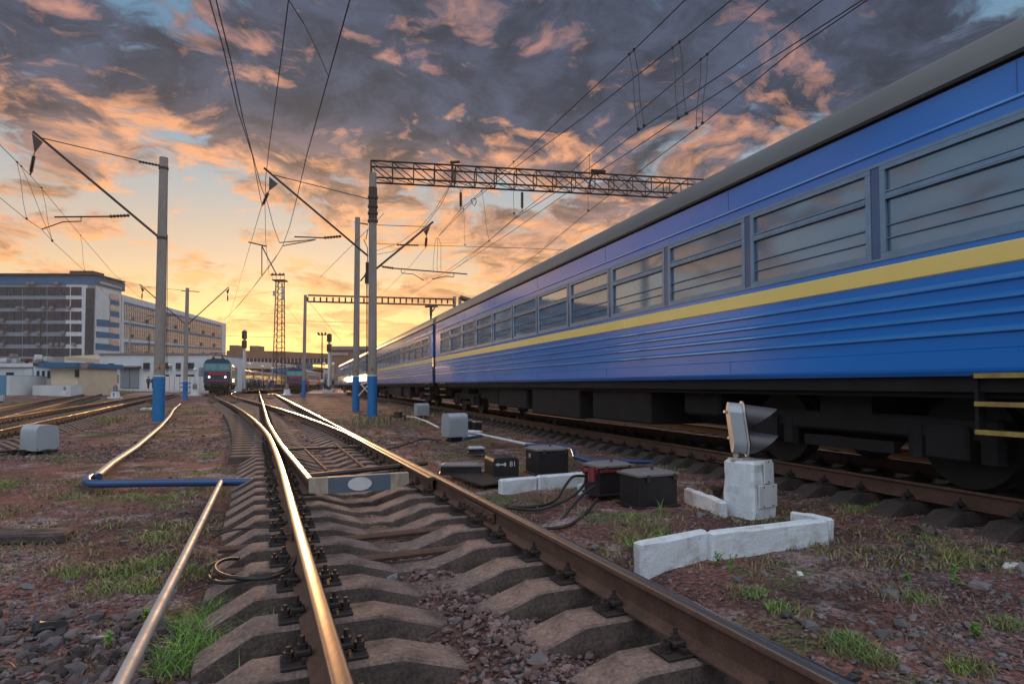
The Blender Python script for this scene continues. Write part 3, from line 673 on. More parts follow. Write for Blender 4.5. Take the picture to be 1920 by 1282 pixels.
for a, b, l_ in (((1180, 102), (1197, 242), 'left dropper of the first pair over the train'), ((1189, 93), (1208, 236), 'right dropper of the first pair over the train'),
               ((1261, 90), (1272, 222), 'left dropper of the middle pair over the train'), ((1274, 79), (1287, 213), 'right dropper of the middle pair over the train'),
               ((1314, 112), (1306, 240), 'left dropper of the last pair over the train'), ((1326, 102), (1317, 231), 'right dropper of the last pair over the train')):
    drop(a, b, 7.95, 0, l_)
for a, b, h, l_ in (((32, 304), (50, 410), 8.2, 'left dropper at the left picture edge'), ((40, 312), (98, 451), 8.2, 'slanting dropper under the long left boom'), ((78, 352), (98, 452), 8.25, 'short dropper under the long left boom'),
                  ((151, 441), (159, 508), 8.3, 'dropper above the blue topped office block'), ((1105, 291), (1103, 395), 8.6, 'dropper hanging beside the girder joint'),
                  ((903, 358), (917, 452), 8.8, 'dropper left of the second girder insulator'), ((963, 303), (964, 400), 8.7, 'dropper crossing the girder near its first insulator'),
                  ((869, 392), (872, 459), 9.0, 'dropper below the first girder insulator')):
    drop(a, b, h, 0, l_)
for a, b, l_ in (((868, 393), (895, 378), 'short jumper loop beside the first girder insulator'),):
    p1, p2 = PG(*a), PG(*b); tag(MB().tube([PG(884, 374), PG(891, 372), PG(893, 378), PG(890, 387), PG(885, 381), PG(884, 374)], .02, 5).build('jumper_loop', 'wire', loc=tuple(p1)), l_, 'wire')
m = MB()
for dx_ in (0, 6, 12): m.tube([PLN(818 + dx_ / 3, 445, pB, AD), PLN(815 + dx_, 460, pB, AD), PLN(818 + dx_ * 1.2 - 6, 500, pB, AD), PLN(821 + dx_ * 1.2 - 8, 508, pB, AD)], .008, 4)
tag(m.build('jumper_bundle', 'wire', loc=tuple(PLN(820, 450, pB, AD))), 'looped bundle of thin jumper wires right of the tallest pole', 'wire')
ps = [G(x, y, h) for x, y, h in ((541, 0, 7.8), (570, 45, 7.6), (595, 95, 7.0), (616, 144, 6.25))]
tag(MB().tube(ps, .009, 5).build('jumper_wire', 'wire', loc=tuple(ps[0])), 'slanting jumper wire joining two wires at top centre', 'wire')
for p_, l_ in ((((466, 456), (500, 462)), 'crossing bracket bar under the middle wires'),):
    bk = thing('hanging_bracket', 'small dark wire bracket with two legs under the middle wires', 'bracket', D(492, 460, 60))
    MB().tube([D(466, 454, 60), D(500, 462, 60)], .07, 5).build('bar', 'truss', bk); MB().tube([D(491, 461, 60), D(491, 516, 60)], .05, 5).build('leg', 'truss', bk); MB().tube([D(491, 461, 60), D(517, 512, 60)], .06, 5).build('leg', 'truss', bk)
W('thin wire from the steady arms down toward the floodlight tower', [(530, 461), (522, 475), (470, 545), (440, 580)], 6.4, 6.6, r=.012)
W('thin far wire sloping right below the portal', [(720, 400), (640, 480), (600, 520)], 8.5, 8.5, r=.012)
def lowwire(a, b, Y, l_, r=.02):
    tag(MB().tube([D(*a, Y), D(*b, Y)], r, 4).build('yard_wire', 'wire', loc=tuple(D(*a, Y))), l_, 'wire', 'thin wires over the far yard')
for a, b, Y, l_ in (((574, 602), (700, 606), 70, 'level yard wire just above the distant signals'), ((425, 630), (560, 633), 90, 'level yard wire left of the far portal pole'),
                 ((575, 560), (640, 640), 70, 'stay wire slanting right of the far portal pole'), ((525, 560), (566, 612), 120, 'stay wire slanting from the floodlight tower'),
                 ((425, 560), (520, 545), 110, 'thin wire running from the loco to the floodlight tower'), ((430, 598), (640, 612), 120, 'thin wire over the crowded platform')):
    lowwire(a, b, Y, l_)
# ------------------------------------------------------------------ coaches
mat('coach_blue', (.004, .20, .70), .22, 0, (.008, .14, .52), .9, .8, .0006, 1.6, coat=.9, stretch=(.25, 1, 1)); M['cblue'] = MATS['coach_blue']
M['cblue'].node_tree.nodes['Principled BSDF'].inputs['Coat Roughness'].default_value = .15; M['cblue'].node_tree.nodes['Principled BSDF'].inputs['Coat IOR'].default_value = 1.6
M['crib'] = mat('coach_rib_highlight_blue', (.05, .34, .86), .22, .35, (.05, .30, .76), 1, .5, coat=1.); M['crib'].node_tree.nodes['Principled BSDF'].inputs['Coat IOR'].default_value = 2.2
M['croof'] = mat('coach_roof', (.20, .21, .215), .45, .15, (.13, .14, .145), 1.2, .7, .001, 3, stretch=(.3, 1, 1))
M['cyel'] = mat('coach_yellow', (.96, .74, .22), .3, 0, (.90, .66, .17), 2, .4, coat=.5)
M['glass'] = mat('window_glass', (.20, .30, .42), .05, .55, (.28, .38, .48), .8, .8, .0008, .9, coat=1., stretch=(1, 1, 2))
g_ = M['glass'].node_tree; b_ = g_.nodes['Principled BSDF']; oi = g_.nodes.new('ShaderNodeObjectInfo'); mr_ = g_.nodes.new('ShaderNodeMapRange'); g_.links.new(oi.outputs['Random'], mr_.inputs[0]); mr_.inputs[3].default_value = .55; mr_.inputs[4].default_value = 1.25; sc_ = g_.nodes.new('ShaderNodeVectorMath'); sc_.operation = 'SCALE'; g_.links.new(b_.inputs['Base Color'].links[0].from_socket, sc_.inputs[0]); g_.links.new(mr_.outputs[0], sc_.inputs['Scale']); g_.links.new(sc_.outputs[0], b_.inputs['Base Color'])
M['frame'] = mat('window_frame', (.22, .34, .48), .3, .45)
M['pillar'] = mat('pillar_paint', (.035, .09, .22), .22, 0, (.03, .08, .19), 2, .5, coat=.6)
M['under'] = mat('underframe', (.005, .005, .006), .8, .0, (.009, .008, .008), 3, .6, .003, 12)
M['wheel'] = mat('wheel_steel', (.010, .009, .009), .6, .2)
M['inside'] = mat('curtain', (.16, .19, .22), .8, 0, (.08, .10, .13), 3, .8)
M['cgreen'] = mat('coach_brown', (.10, .075, .05), .35, 0, coat=.4)
def coach_proto(side='cblue', stripe='cyel', name='passenger_coach', detail=True, roof='croof'):
    LN = 24.0; h = LN / 2; t = thing(name, '', 'train coach')
    W_ = 1.53
    def prof(pts): return pts
    low = [(W_ - .03, 1.10), (W_ - .005, 1.14), (W_, 1.165), (W_, 1.325), (W_ - .006, 1.33), (W_, 1.335)]
    for z in (1.48, 1.625, 1.755, 1.90): low += [(W_, z - .030), (W_ + .026, z - .014), (W_ + .026, z + .004), (W_, z + .034)]
    low += [(W_, 2.02)]
    s1 = [(W_ + .002, 2.02), (W_ + .014, 2.03), (W_ + .014, 2.19), (W_ + .002, 2.20)]
    s2 = [(W_, 2.20), (W_, 2.27)]
    up_ = [(W_, 3.22), (W_, 3.33), (W_ + .016, 3.345), (W_ + .016, 3.365), (W_, 3.38), (W_, 3.66)]
    def ext_(mb, pr, mi=0, sgn=1):
        vs = [(x, sgn * y, z) for x in (-h, h) for y, z in pr]; n = len(pr)
        fs = [(i, i + 1, n + i + 1, n + i) for i in range(n - 1)]
        if sgn > 0: fs = [tuple(reversed(f)) for f in fs]
        mb.add(vs, fs, mi)
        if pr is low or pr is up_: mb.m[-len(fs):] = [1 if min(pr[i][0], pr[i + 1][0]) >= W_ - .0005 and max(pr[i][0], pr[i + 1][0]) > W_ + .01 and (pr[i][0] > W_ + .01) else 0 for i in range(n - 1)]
        return mb
    wp = 1.86; ww = 1.76; n_w = 12; x0 = -(n_w - 1) / 2 * wp
    wins = [x0 + i * wp for i in range(n_w)]
    for sg in (1, -1):
        mb = MB(); ext_(mb, low, 0, sg); ext_(mb, s2, 0, sg); ext_(mb, up_, 0, sg)
        edges = [-h] + [e for x in wins for e in (x - ww / 2, x + ww / 2)] + [h]
        for i in range(0, len(edges), 2):
            a, b = edges[i], edges[i + 1]; pm = mb if i in (0, len(edges) - 2) else MB(); pm.box(((a + b) / 2, sg * (W_ - .03), 2.745), (b - a, .06, .95))
            if pm is not mb: pm.build('window_pillar', 'pillar' if side == 'cblue' else side, t, world=False)
        mb.box((0, sg * (W_ - .031), 2.262), (LN - .01, .058, .03)).box((0, sg * (W_ - .031), 3.232), (LN - .01, .058, .03))
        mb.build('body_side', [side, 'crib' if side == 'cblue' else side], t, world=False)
        MB().box((0, sg * (W_ + .004), 3.225), (n_w * wp, .012, .03)).box((0, sg * (W_ + .004), 2.268), (n_w * wp, .012, .024)).build('window_trim', 'frame', t, world=False)
        sb = MB(); ext_(sb, s1, 0, sg); sb.build('stripe', stripe, t, world=False)
        MB().box((0, sg * (W_ + .012), 3.70), (LN, .05, .035)).build('gutter', 'ink', t, world=False)
    if detail:
        fw = MB(); z0, z1 = 2.275, 3.22
        for (cx, cz, sx, sz) in ((0, z0 + .03, ww - .004, .06), (0, z1 - .03, ww - .004, .06), (-ww / 2 + .032, (z0 + z1) / 2, .06, z1 - z0 - .125), (ww / 2 - .032, (z0 + z1) / 2, .06, z1 - z0 - .125), (0, 2.90, ww - .13, .045), (0, 2.865, ww - .13, .014), (0, 2.935, ww - .13, .014)):
            fw.box((cx, .004, cz), (sx, .03 if cz != 2.865 and cz != 2.935 else .045, sz))
        for z in (2.60, 2.47): fw.cyl((-ww / 2 + .06, .0, z), (ww / 2 - .06, .0, z), .007, n=6)
        gm = None
        for sg in ((1,) if detail == 1 else (1, -1)):
            for i, x in enumerate(wins):
                if gm is None:
                    wo_ = fw.build('window', 'frame', t, world=False); gp = MB().box((0, -.022, 2.745), (ww - .01, .012, .93)).build('pane', 'glass', wo_, world=False); gm = wo_; wo_.location = (x, W_ * sg - .012, 0)
                else:
                    c = gm.copy(); COL.objects.link(c); c.parent = t; c.location = (x, sg * (W_ - .012), 0); c.rotation_euler = (0, 0, 0 if sg > 0 else math.pi)
                    g = gp.copy(); COL.objects.link(g); g.parent = c
    else:
        for sg in (1, -1): MB().box((0, sg * (W_ - .03), 2.745), (n_w * wp, .02, .93)).build('window_band', 'glass', t, world=False)
    if detail:
        for k in range(7):
            for z_s, h_s in ((3.52, .26), (1.25, .15)): MB().box((-10.6 + k * 3.53, W_ + .0015, z_s), (.006, .004, h_s)).build('panel_seam', 'pillar', t, world=False)
    # roof: shallow ellipse over steep shoulders
    pr = []
    for i in range(21):
        a = math.pi * i / 20; c, s_ = math.cos(a), math.sin(a); pr.append(((W_ + .005) * math.copysign(abs(c)**.72, c), 3.715 + .60 * s_**.85))
    mb = MB(); n = len(pr); mb.add([(x, y, z) for x in (-h, h) for y, z in pr], [(i + 1, i, n + i, n + i + 1) for i in range(n - 1)] + [tuple(range(n)), tuple(range(2 * n - 1, n - 1, -1))])
    mb.build('roof', roof, t, world=False, smooth=50)
    mb = MB()
    for x in (-8, -4, 0, 4, 8): mb.bbox((x, 0, 4.36), (.6, .5, .16), b=.04)
    mb.build('roof_vent', roof, t, world=False)
    # ends, vestibule doors and gangway
    mb = MB()
    for sx in (-1, 1): mb.box((sx * (h - .03), 0, 2.43), (.05, 2 * W_ - .08, 2.54))
    mb.build('end_wall', 'pillar' if side == 'cblue' else side, t, world=False)
    for sx in (-1, 1): MB().box((sx * (h + .19), 0, 2.35), (.36, 1.5, 2.3)).build('gangway', 'lid', t, world=False)
    # underframe
    mb = MB().box((0, 0, 1.04), (LN - .3, 2.9, .16))
    mb.build('floor_frame', 'under', t, world=False)
    mb = MB()
    for x, l_, d_, zz in ((-3.6, 2.2, 2.6, .62), (-.6, 2.8, 2.75, .58), (2.6, 2.4, 2.6, .66), (4.9, 1.2, 2.3, .70)): mb.bbox((x, 0, zz + .08), (l_, d_, .72), b=.03)
    mb.build('equipment_box', 'under', t, world=False)
    MB().box((0, 0, .66), (LN - 1.2, .5, .62)).build('sill_filler', 'under', t, world=False)  # solid block added to close the bright gaps below the coach floor
    mb = MB()
    for x in (-11, -5.9, 5.9, 11): mb.bbox((x, 0, .80), (.9 if abs(x) < 8 else .5, 2.3, .5), b=.04)
    for y in (1.36, -1.36): mb.tube([(-11, y, .93), (11, y, .93)], .03, 6)
    mb.build('air_tanks', 'under', t, world=False)
    for sx in (-1, 1):
        cx = sx * 8.5; b = MB()
        for sy in (-1, 1):
            b.bbox((cx, sy * 1.03, .60), (3.3, .16, .22), b=.03)
            for w_ in (-1.2, 1.2):
                b.bbox((cx + w_, sy * 1.08, .47), (.42, .22, .34), b=.03); b.tube([(cx + w_ + .35, sy * 1.05, .30), (cx + w_ + .35, sy * 1.05, .62)], .10, 8).tube([(cx + w_ - .35, sy * 1.05, .30), (cx + w_ - .35, sy * 1.05, .62)], .10, 8)
            b.box((cx, sy * 1.05, .36), (1.2, .1, .12))
        b.box((cx, 0, .76), (.7, 2.2, .3)); bo = b.build('bogie', 'under', t, world=False)
        for w_ in (-1.2, 1.2):
            wm = MB().cyl((cx + w_, -.83, .475), (cx + w_, .83, .475), .08, n=10)
            for sy in (-1, 1): wm.cyl((cx + w_, sy * .73, .475), (cx + w_, sy * .86, .475), .473, .462, n=28).cyl((cx + w_, sy * .70, .475), (cx + w_, sy * .73, .475), .50, n=28)
            wm.build('wheelset', 'wheel', bo, world=False)
    for sx in (-1, 1):
        for sy in (-1, 1):
            st = MB()
            for z in (.62, .86, 1.10): st.box((sx * 10.7, sy * 1.40, z), (1.05, .22, .035))
            for q in (-.51, .51): st.box((sx * 10.7 + q, sy * 1.43, .86), (.03, .1, .52))
            so_ = st.build('door_steps', 'under', t, world=False)
            e = MB()
            for z in (.62, .86, 1.10): e.box((sx * 10.7, sy * 1.515, z), (1.0, .014, .04))
            e.build('step_edge', mat('worn_yellow', (.42, .30, .07), .7, 0, (.2, .14, .05), 8, .8), so_, world=False)
    return t
def along(fx, y, perp=0.):
    s_ = (fx(y + .5) - fx(y - .5)); return Vector((fx(y), y, 0)), math.atan2(1, s_)
PC = coach_proto(); RAILTOP = 0.
step = 24.62 * math.cos(math.atan(.346)); yc = 27.0 - step / 2
names = ['nearest blue coach with yellow stripe, filling the right side', 'second blue coach with yellow stripe, just past the first coach joint', 'third coach of the blue train, behind the two right poles', 'last visible coach of the blue train, farthest away', 'hidden tail coach of the blue train']
for k in range(4):
    p, a = along(TT, yc + step * k)
    if k == 0: PC.location = p; PC.rotation_euler = (0, 0, a); PC['label'] = names[0]; PC['group'] = 'coaches of the moving blue train'
    else: dup(PC, p, a, names[k], 'coaches of the moving blue train')
# roof equipment seen against the sky (a pantograph far along the train's track)
pg = thing('pantograph', 'dark pantograph frame standing up behind the train roof', 'pantograph', D(808, 590, 45))
m = MB(); a = D(808, 592, 45)
m.tube([a, a + Vector((0, 0, .62))], .10, 6).tube([a + Vector((-.45, 0, .68)), a + Vector((.5, 0, .70))], .08, 5).tube([a + Vector((0, 0, .2)), a + Vector((.3, 0, .6))], .05, 5)
m.build('arm', 'truss', pg); MB().tube([a, a - Vector((0, 0, 3))], .07, 6).build('mast', 'truss', pg)
# ------------------------------------------------------------------ locomotives
M['teal'] = mat('loco_teal', (.03, .28, .42), .35, 0, (.03, .19, .24), 3, .6, coat=.3)
M['navy'] = mat('loco_navy', (.012, .05, .12), .4, 0, (.02, .05, .06), 3, .6)
M['lred'] = mat('loco_red', (.30, .03, .04), .45)
M['lamp'] = mat('headlamp', (1, .97, .9), .3, emis=(1, .95, .85, 4))
M['cream'] = mat('cream_paint', (.45, .38, .27), .6)
M['wglass'] = mat('cab_glass', (.10, .22, .22), .1, 0, (.25, .35, .30), 2, .7, spec=.8)
def loco(label, lights=True):
    """front faces local -x; 17 m long"""
    t = thing('electric_locomotive', label, 'locomotive')
    def face(y0, y1, z0, z1, x, d=.04): return ((x, (y0 + y1) / 2, (z0 + z1) / 2), (d, y1 - y0, z1 - z0))
    mb = MB(); pr = [(-1.5, 1.25), (1.5, 1.25), (1.5, 3.55), (1.30, 3.95), (-1.30, 3.95), (-1.5, 3.55)]
    xs = [(0, .93, 1.25), (.5, 1., 1.25), (16.5, 1., 1.25), (17, .93, 1.25)]
    vs = [(x, y * k, z) for x, k, _ in xs for y, z in pr]; n = 6
    mb.add(vs, [tuple(reversed((i * n + j, i * n + (j + 1) % n, (i + 1) * n + (j + 1) % n, (i + 1) * n + j))) for i in range(3) for j in range(n)] + [tuple(range(n)), tuple(range(4 * n - 1, 3 * n - 1, -1))])
    mb.build('body', 'navy', t, world=False)
    MB().box((8.5, 0, 4.02), (15.5, 2.3, .14)).box((2.2, 0, 4.15), (1.6, 1.6, .14)).box((8, .3, 4.2), (3, 1.2, .26)).build('roof', 'iron', t, world=False)
    MB().box(*face(-1.42, 1.42, 2.66, 3.58, -.03)).build('upper_front', 'teal', t, world=False)
    for y in (-.68, .68): MB().box(*face(y - .56, y + .56, 2.84, 3.44, -.06)).build('windscreen', 'wglass', t, world=False)
    m = MB(); m.prism([(-.045, -1.15, 2.62), (-.045, 1.15, 2.62), (-.045, .95, 2.24), (-.045, .0, 2.16), (-.045, -.95, 2.24)], 0, (-.03, 0, 0)); m.build('red_panel', 'lred', t, world=False)
    MB().box(*face(-1.2, 1.2, 1.42, 1.60, -.05)).build('red_band', 'lred', t, world=False)
    for y in (-.86, .86):
        MB().cyl((-.10, y, 1.98), (-.02, y, 1.98), .10, n=14).build('headlight', 'lamp' if lights else 'lid', t, world=False)
    MB().bbox((.1, 0, .95), (.5, 2.8, .55), b=.08).box((.05, 0, .55), (.3, 2.5, .35)).build('buffer_beam', 'under', t, world=False)
    m = MB()
    for y in (-.88, .88): m.cyl((-.5, y, 1.06), (-.1, y, 1.06), .09, n=8).cyl((-.56, y, 1.06), (-.5, y, 1.06), .22, n=12)
    m.build('buffer', 'iron', t, world=False)
    MB().box((8.5, 0, .85), (15, 2.7, .7)).build('underframe', 'under', t, world=False)
    for cx in (3.5, 13.5):
        for w_ in (-1.4, 1.4):
            m = MB()
            for sy in (-1, 1): m.cyl((cx + w_, sy * .72, .6), (cx + w_, sy * .86, .6), .6, n=20)
            m.build('wheelset', 'wheel', t, world=False)
    m = MB()
    for y in (-.5, .5): m.tube([(2.6, y, 4.2), (3.6, y, 4.55), (2.4, y * .6, 4.9)], .04, 5)
    m.box((2.4, 0, 4.93), (.25, 1.9, .05))
    for x in (1.4, 2.0, 4.4, 5.4): m.cyl((x, .5, 4.1), (x, .5, 4.45), .09, n=8).cyl((x, -.5, 4.1), (x, -.5, 4.45), .09, n=8)
    m.tube([(1.3, .5, 4.45), (9, .5, 4.48)], .03, 4).build('pantograph', 'iron', t, world=False)
    return t
def heading(t, p, q):
    d = (Vector(q) - Vector(p)); t.location = (p[0], p[1], 0); t.rotation_euler = (0, 0, math.atan2(d.y, d.x))
l1 = loco('blue green electric locomotive with two lit headlights, left of centre')
l_c = [Vector((-34.9, 72, 0))]; 
for sl, ln in ((-.455, 17.6), (-.41, 24.6), (-.31, 24.6), (-.25, 24.6), (-.22, 24.6), (-.21, 24.6)):
    d = Vector((sl, 1, 0)).normalized(); l_c.append(l_c[-1] + d * ln)
heading(l1, l_c[0], l_c[1])
PK = coach_proto('cgreen', 'cream', detail=False, roof='croof')
lab2 = ['brown coach coupled right behind the left locomotive', 'second brown coach behind the left locomotive', 'third coach behind the left locomotive, by the crowd', 'fourth coach behind the left locomotive', 'farthest coach behind the left locomotive']
for k in range(5):
    a, b = l_c[k + 1], l_c[k + 2]; d = b - a; c = (a + b) / 2
    if k == 0: PK.location = c; PK.rotation_euler = (0, 0, math.atan2(d.y, d.x)); PK['label'] = lab2[0]; PK['group'] = 'coaches of the standing train on the left'
    else: dup(PK, c, math.atan2(d.y, d.x), lab2[k], 'coaches of the standing train on the left')
l2 = loco('smaller looking blue and red locomotive in the middle distance', False)
l2c = [Vector((-(407 / 1140) * 112, 112, 0))]
for sl, ln in ((-.30, 17.6), (-.20, 24.6), (-.18, 24.6), (-.16, 24.6), (-.15, 24.6)): l2c.append(l2c[-1] + Vector((sl, 1, 0)).normalized() * ln)
heading(l2, l2c[0], l2c[1])
M['pale'] = mat('pale_blue_coach', (.20, .30, .36), .35, 0, coat=.4)
PP = coach_proto('pale', 'cyel', detail=False)
lab3 = ['pale coach directly behind the middle locomotive', 'second pale coach behind the middle locomotive', 'third pale coach behind the middle locomotive', 'last pale coach behind the middle locomotive']
for k in range(4):
    a, b = l2c[k + 1], l2c[k + 2]; d = b - a; c = (a + b) / 2
    if k == 0: PP.location = c; PP.rotation_euler = (0, 0, math.atan2(d.y, d.x)); PP['label'] = lab3[0]; PP['group'] = 'coaches of the standing train in the middle'
    else: dup(PP, c, math.atan2(d.y, d.x), lab3[k], 'coaches of the standing train in the middle')
for pts, nm in ((l2c, 'middle'),):
    for s_ in (-1, 1):
        q = offs([Vector((pts[0].x + .3 * 40, pts[0].y - 40, 0))] + pts, s_ * HG); rail(q, 'distant rail in front of the middle locomotive, ' + ('left' if s_ < 0 else 'right') + ' one')
# ------------------------------------------------------------------ trackside equipment in the foreground
def rot2(v, a): return Vector((v[0] * math.cos(a) - v[1] * math.sin(a), v[0] * math.sin(a) + v[1] * math.cos(a), 0))
TA = math.atan2(1, SL) - math.pi / 2                 # turn that lays local y along the foreground track
def rough(o, amt=.006, sub=3, seed=1, sc=9):
    """break up straight faces: subdivide and push the points about"""
    me = o.data; import bmesh
    bm = bmesh.new(); bm.from_mesh(me); bmesh.ops.subdivide_edges(bm, edges=bm.edges[:], cuts=sub, use_grid_fill=True)
    from mathutils import noise
    for v in bm.verts: v.co += noise.noise_vector(v.co * sc + Vector((seed, 0, 0))) * amt
    bm.to_mesh(me); bm.free(); return o
# painted board across the switch
bd = thing('painted_board', 'blue grey board with a white oval between the switch rails', 'board', tuple(G(672, 925, -.30)))
p1, p2 = G(580, 897, -.045), G(767, 884, -.045); Yb = 6.42
A = D(580, 897, Yb); ax = (D(767, 884, Yb + .42) - A); ax.z = 0; L_ = ax.length; u = ax.normalized(); nrm = Vector((u.y, -u.x, 0))
zt = A.z; zb = D(590, 928, Yb).z
def Pq(s_, z, o=0.): return A + u * (s_ * L_) + Vector((0, 0, z - A.z)) + nrm * o
sec = [(-.0, 0, zb + .05), (.0, 0, zt)]
def seg(s0, s1, z00, z01, name, mt, par=bd, th=.10):
    return rough(MB().prism([Pq(s0, z00), Pq(s1, z01), Pq(s1, zt), Pq(s0, zt)], 0, -nrm * th).build(name, mt, par), .003, 4, 2)
M['weath'] = mat('weathered_paint', (.42, .36, .28), .9, 0, (.16, .13, .11), 12, .8, .004, 50, stretch=(1, 1, .25)); seg(0, .18, zb + .02, zb, 'weathered_end', 'weath'); seg(.1805, .805, zb, zb, 'board_middle', mat('board_blue', (.075, .115, .165), .6, 0, (.11, .13, .15), 5, .7, .003, 40)); seg(.8055, 1.0, zb, zb + .05, 'weathered_end', 'weath')
el = [Pq(.49 + .12 * math.cos(a), (zt + zb) / 2 + (zt - zb) * .42 * math.sin(a), .004) for a in [2 * math.pi * i / 40 for i in range(40)]]
MB().prism(el, 0, nrm * .003).build('white_oval', 'white', bd)
# switch rods
def bar(p, q, r, name, mtl, label, cat='rod', flat=False):
    o = MB().tube([p, q], r, 6).build(name, mtl, loc=tuple(p)); return tag(o, label, cat)
bar(G(572, 893, -.06), G(800, 868, -.06), .035, 'tie_bar', 'iron', 'dark tie bar across the rails on top of the painted board')
bar(G(540, 842, -.12), G(690, 836, -.12), .03, 'tie_bar', 'iron', 'second dark tie bar farther up between the switch rails')
bar(G(628, 832, -.1), G(686, 880, -.1), .022, 'switch_rod', 'rust', 'right rusty rod lying lengthwise between the switch rails')
bar(G(571, 842, -.1), G(612, 882, -.1), .022, 'switch_rod', 'rust', 'left rusty rod lying lengthwise between the switch rails')
for y_, l_ in ((4.62, 'rusty cross rod between two near sleepers, nearer one'), (5.22, 'dark cross rod between two near sleepers, farther one')):
    c_ = Vector((T0(y_), y_, -.24)); d_ = rot2((1, 0), TA)
    tag(MB().tube([c_ - d_ * 1.35, c_ - d_ * .3 + Vector((0, 0, -.01)), c_ + d_ * .72], .028, 8).build('cross_rod', 'rust', loc=tuple(c_)), l_, 'rod')
# ---- pipes
def pipe(pts, r, mt, label, name='pipe', n=14):
    o = MB().tube(pts, r, n).build(name, mt, loc=tuple(pts[0]), smooth=60); return tag(o, label, 'pipe')
zg = -.26
a, b = G(415, 902, -.24), G(222, 1290, -.20)
pipe([a + (a - b) * .0, lerp(a, b, .3) + Vector((0, 0, -.006)), lerp(a, b, .65) + Vector((0, 0, -.01)), b, b + (b - a) * .3], .031, 'alu', 'long silvery pipe lying toward the camera at lower left')
pipe([G(338, 757, -.30), G(325, 768, -.28), G(318, 780, -.27), G(300, 800, -.27), G(280, 817, -.28), G(255, 838, -.27), G(210, 868, -.27), G(180, 893, -.26)], .05, 'alu', 'bent pale pipe running from the left blue post to the blue elbow')
pipe([G(186, 893, -.25), G(172, 892, -.25), G(162, 897, -.25), G(162, 903, -.25), G(172, 907, -.25), G(190, 907, -.25), G(300, 905, -.25), G(400, 904, -.25), G(505, 902, -.26)], .050, 'pipeblue', 'blue pipe with an elbow crossing in front of the left track')
pipe([G(762, 781, -.22), G(778, 782, -.20), G(800, 790, -.20), G(822, 801, -.22)], .028, 'white', 'short white pipe between the two dark iron boxes and the grey hood')
pipe([G(873, 811, -.18), G(900, 814, -.18), G(985, 832, -.18), G(1045, 838, -.18)], .030, 'white', 'white pipe leading right from the big grey hood')
pipe([G(985, 834, -.17), G(1060, 836, -.17), G(1074, 844, -.18), G(1078, 856, -.22), G(1100, 863, -.28), G(1250, 866, -.30)], .036, 'pipeblue', 'blue pipe bending down behind the black boxes')
pipe([G(868, 823, -.20), G(885, 820, -.2), G(908, 816, -.2)], .034, 'pipeblue', 'short blue sleeve coming out under the big grey hood')
# ---- grey hoods
def hood(px0, px1, pyb, pyt, zb_, label, depth=.5, rz=None, wd=.42):
    p0, p1 = G(px0, pyb, zb_), G(px1, pyb, zb_); Y = p0.y; w_ = (p1 - p0).length; h_ = D(px0, pyt, Y).z - zb_; c = (p0 + p1) / 2
    t = thing('cable_hood', label, 'hood', (c.x, c.y + .2, zb_), rz or 0, 'grey sheet hoods over cable ends'); w_ = wd
    n = 16; pr = [(-w_ / 2, 0), (-w_ / 2, h_ * .62)]
    pr += [(-w_ / 2 * math.cos(a) * 1.0, h_ * .62 + h_ * .38 * math.sin(a)) for a in [math.pi * i / n for i in range(1, n)]]
    # flat-topped arch: mix of arch and box
    pr = [(-w_ / 2, 0)] + [(math.copysign(abs(math.cos(a))**.45, -math.cos(a)) * w_ / 2, h_ * .45 + h_ * .55 * math.sin(a)**.5) for a in [math.pi * i / n for i in range(0, n + 1)]] + [(w_ / 2, 0)]
    m = MB(); k = len(pr)
    m.add([(y, x, z) for y in (0, depth) for x, z in pr] if False else [(x, y, z) for y in (-depth / 2, depth / 2) for x, z in pr], [(i, i + 1, k + i + 1, k + i) for i in range(k - 1)] + [tuple(range(k - 1, -1, -1)), tuple(range(k, 2 * k))])
    m.build('sheet_cover', 'grey', t, world=False, smooth=35)
    m = MB().box((0, 0, -.05), (w_ * .55, depth * .6, .14)); m.build('foot', 'black', t, world=False)
    m = MB()
    for x in (-w_ * .44, w_ * .44): m.cyl((x, -depth / 2 - .006, .03), (x, -depth / 2 + .004, .03), .012, n=8)
    m.build('screw', 'iron', t, world=False)
    return t
hood(824, 878, 819, 775, -.22, 'larger grey sheet hood over a cable end, right of the tallest pole', .50, R(-58), .44)
hood(775, 803, 779, 756, -.20, 'smaller grey sheet hood behind, near the moving train rails', .5, R(-62), .42)
hood(33, 85, 845, 797, -.27, 'grey sheet hood standing alone at the left edge of the yard', .50, R(68), .42)
hood(-20, 14, 752, 741, -.27, 'grey hood cut by the left picture edge on the weedy bank', .5, R(28))
for (x, y, l_) in ((60, 850, 'dark iron foot'),):
    p = G(58, 850, -.33); m = MB()
    for dx_ in (-.35, -.12, .12, .33): m.cyl(p + Vector((dx_, -.03, -.02)), p + Vector((dx_, -.03, .08)), .07, n=8)
    m.tube([p + Vector((-1.3, 0, .03)), p + Vector((-.3, .05, .05)), p + Vector((.5, 0, .06))], .035, 6)
    tag(m.build('cable_glands', 'black', loc=tuple(p)), 'row of dark cable glands under the lone left hood', 'glands')
tn = thing('cable_stub', 'small dark iron junction stub on legs near the tallest pole', 'junction', tuple(G(746, 788, -.33)))
p = G(746, 788, -.33); MB().cyl(p + Vector((0, 0, .1)), p + Vector((0, 0, .3)), .16, n=12).cyl(p + Vector((0, 0, .3)), p + Vector((0, 0, .33)), .19, n=12).build('cap', 'iron', tn)
for s_ in (-1, 1): MB().tube([p + Vector((s_ * .28, 0, -.1)), p + Vector((s_ * .28, 0, .16)), p + Vector((s_ * .1, 0, .18))], .04, 6).build('leg', 'iron', tn)
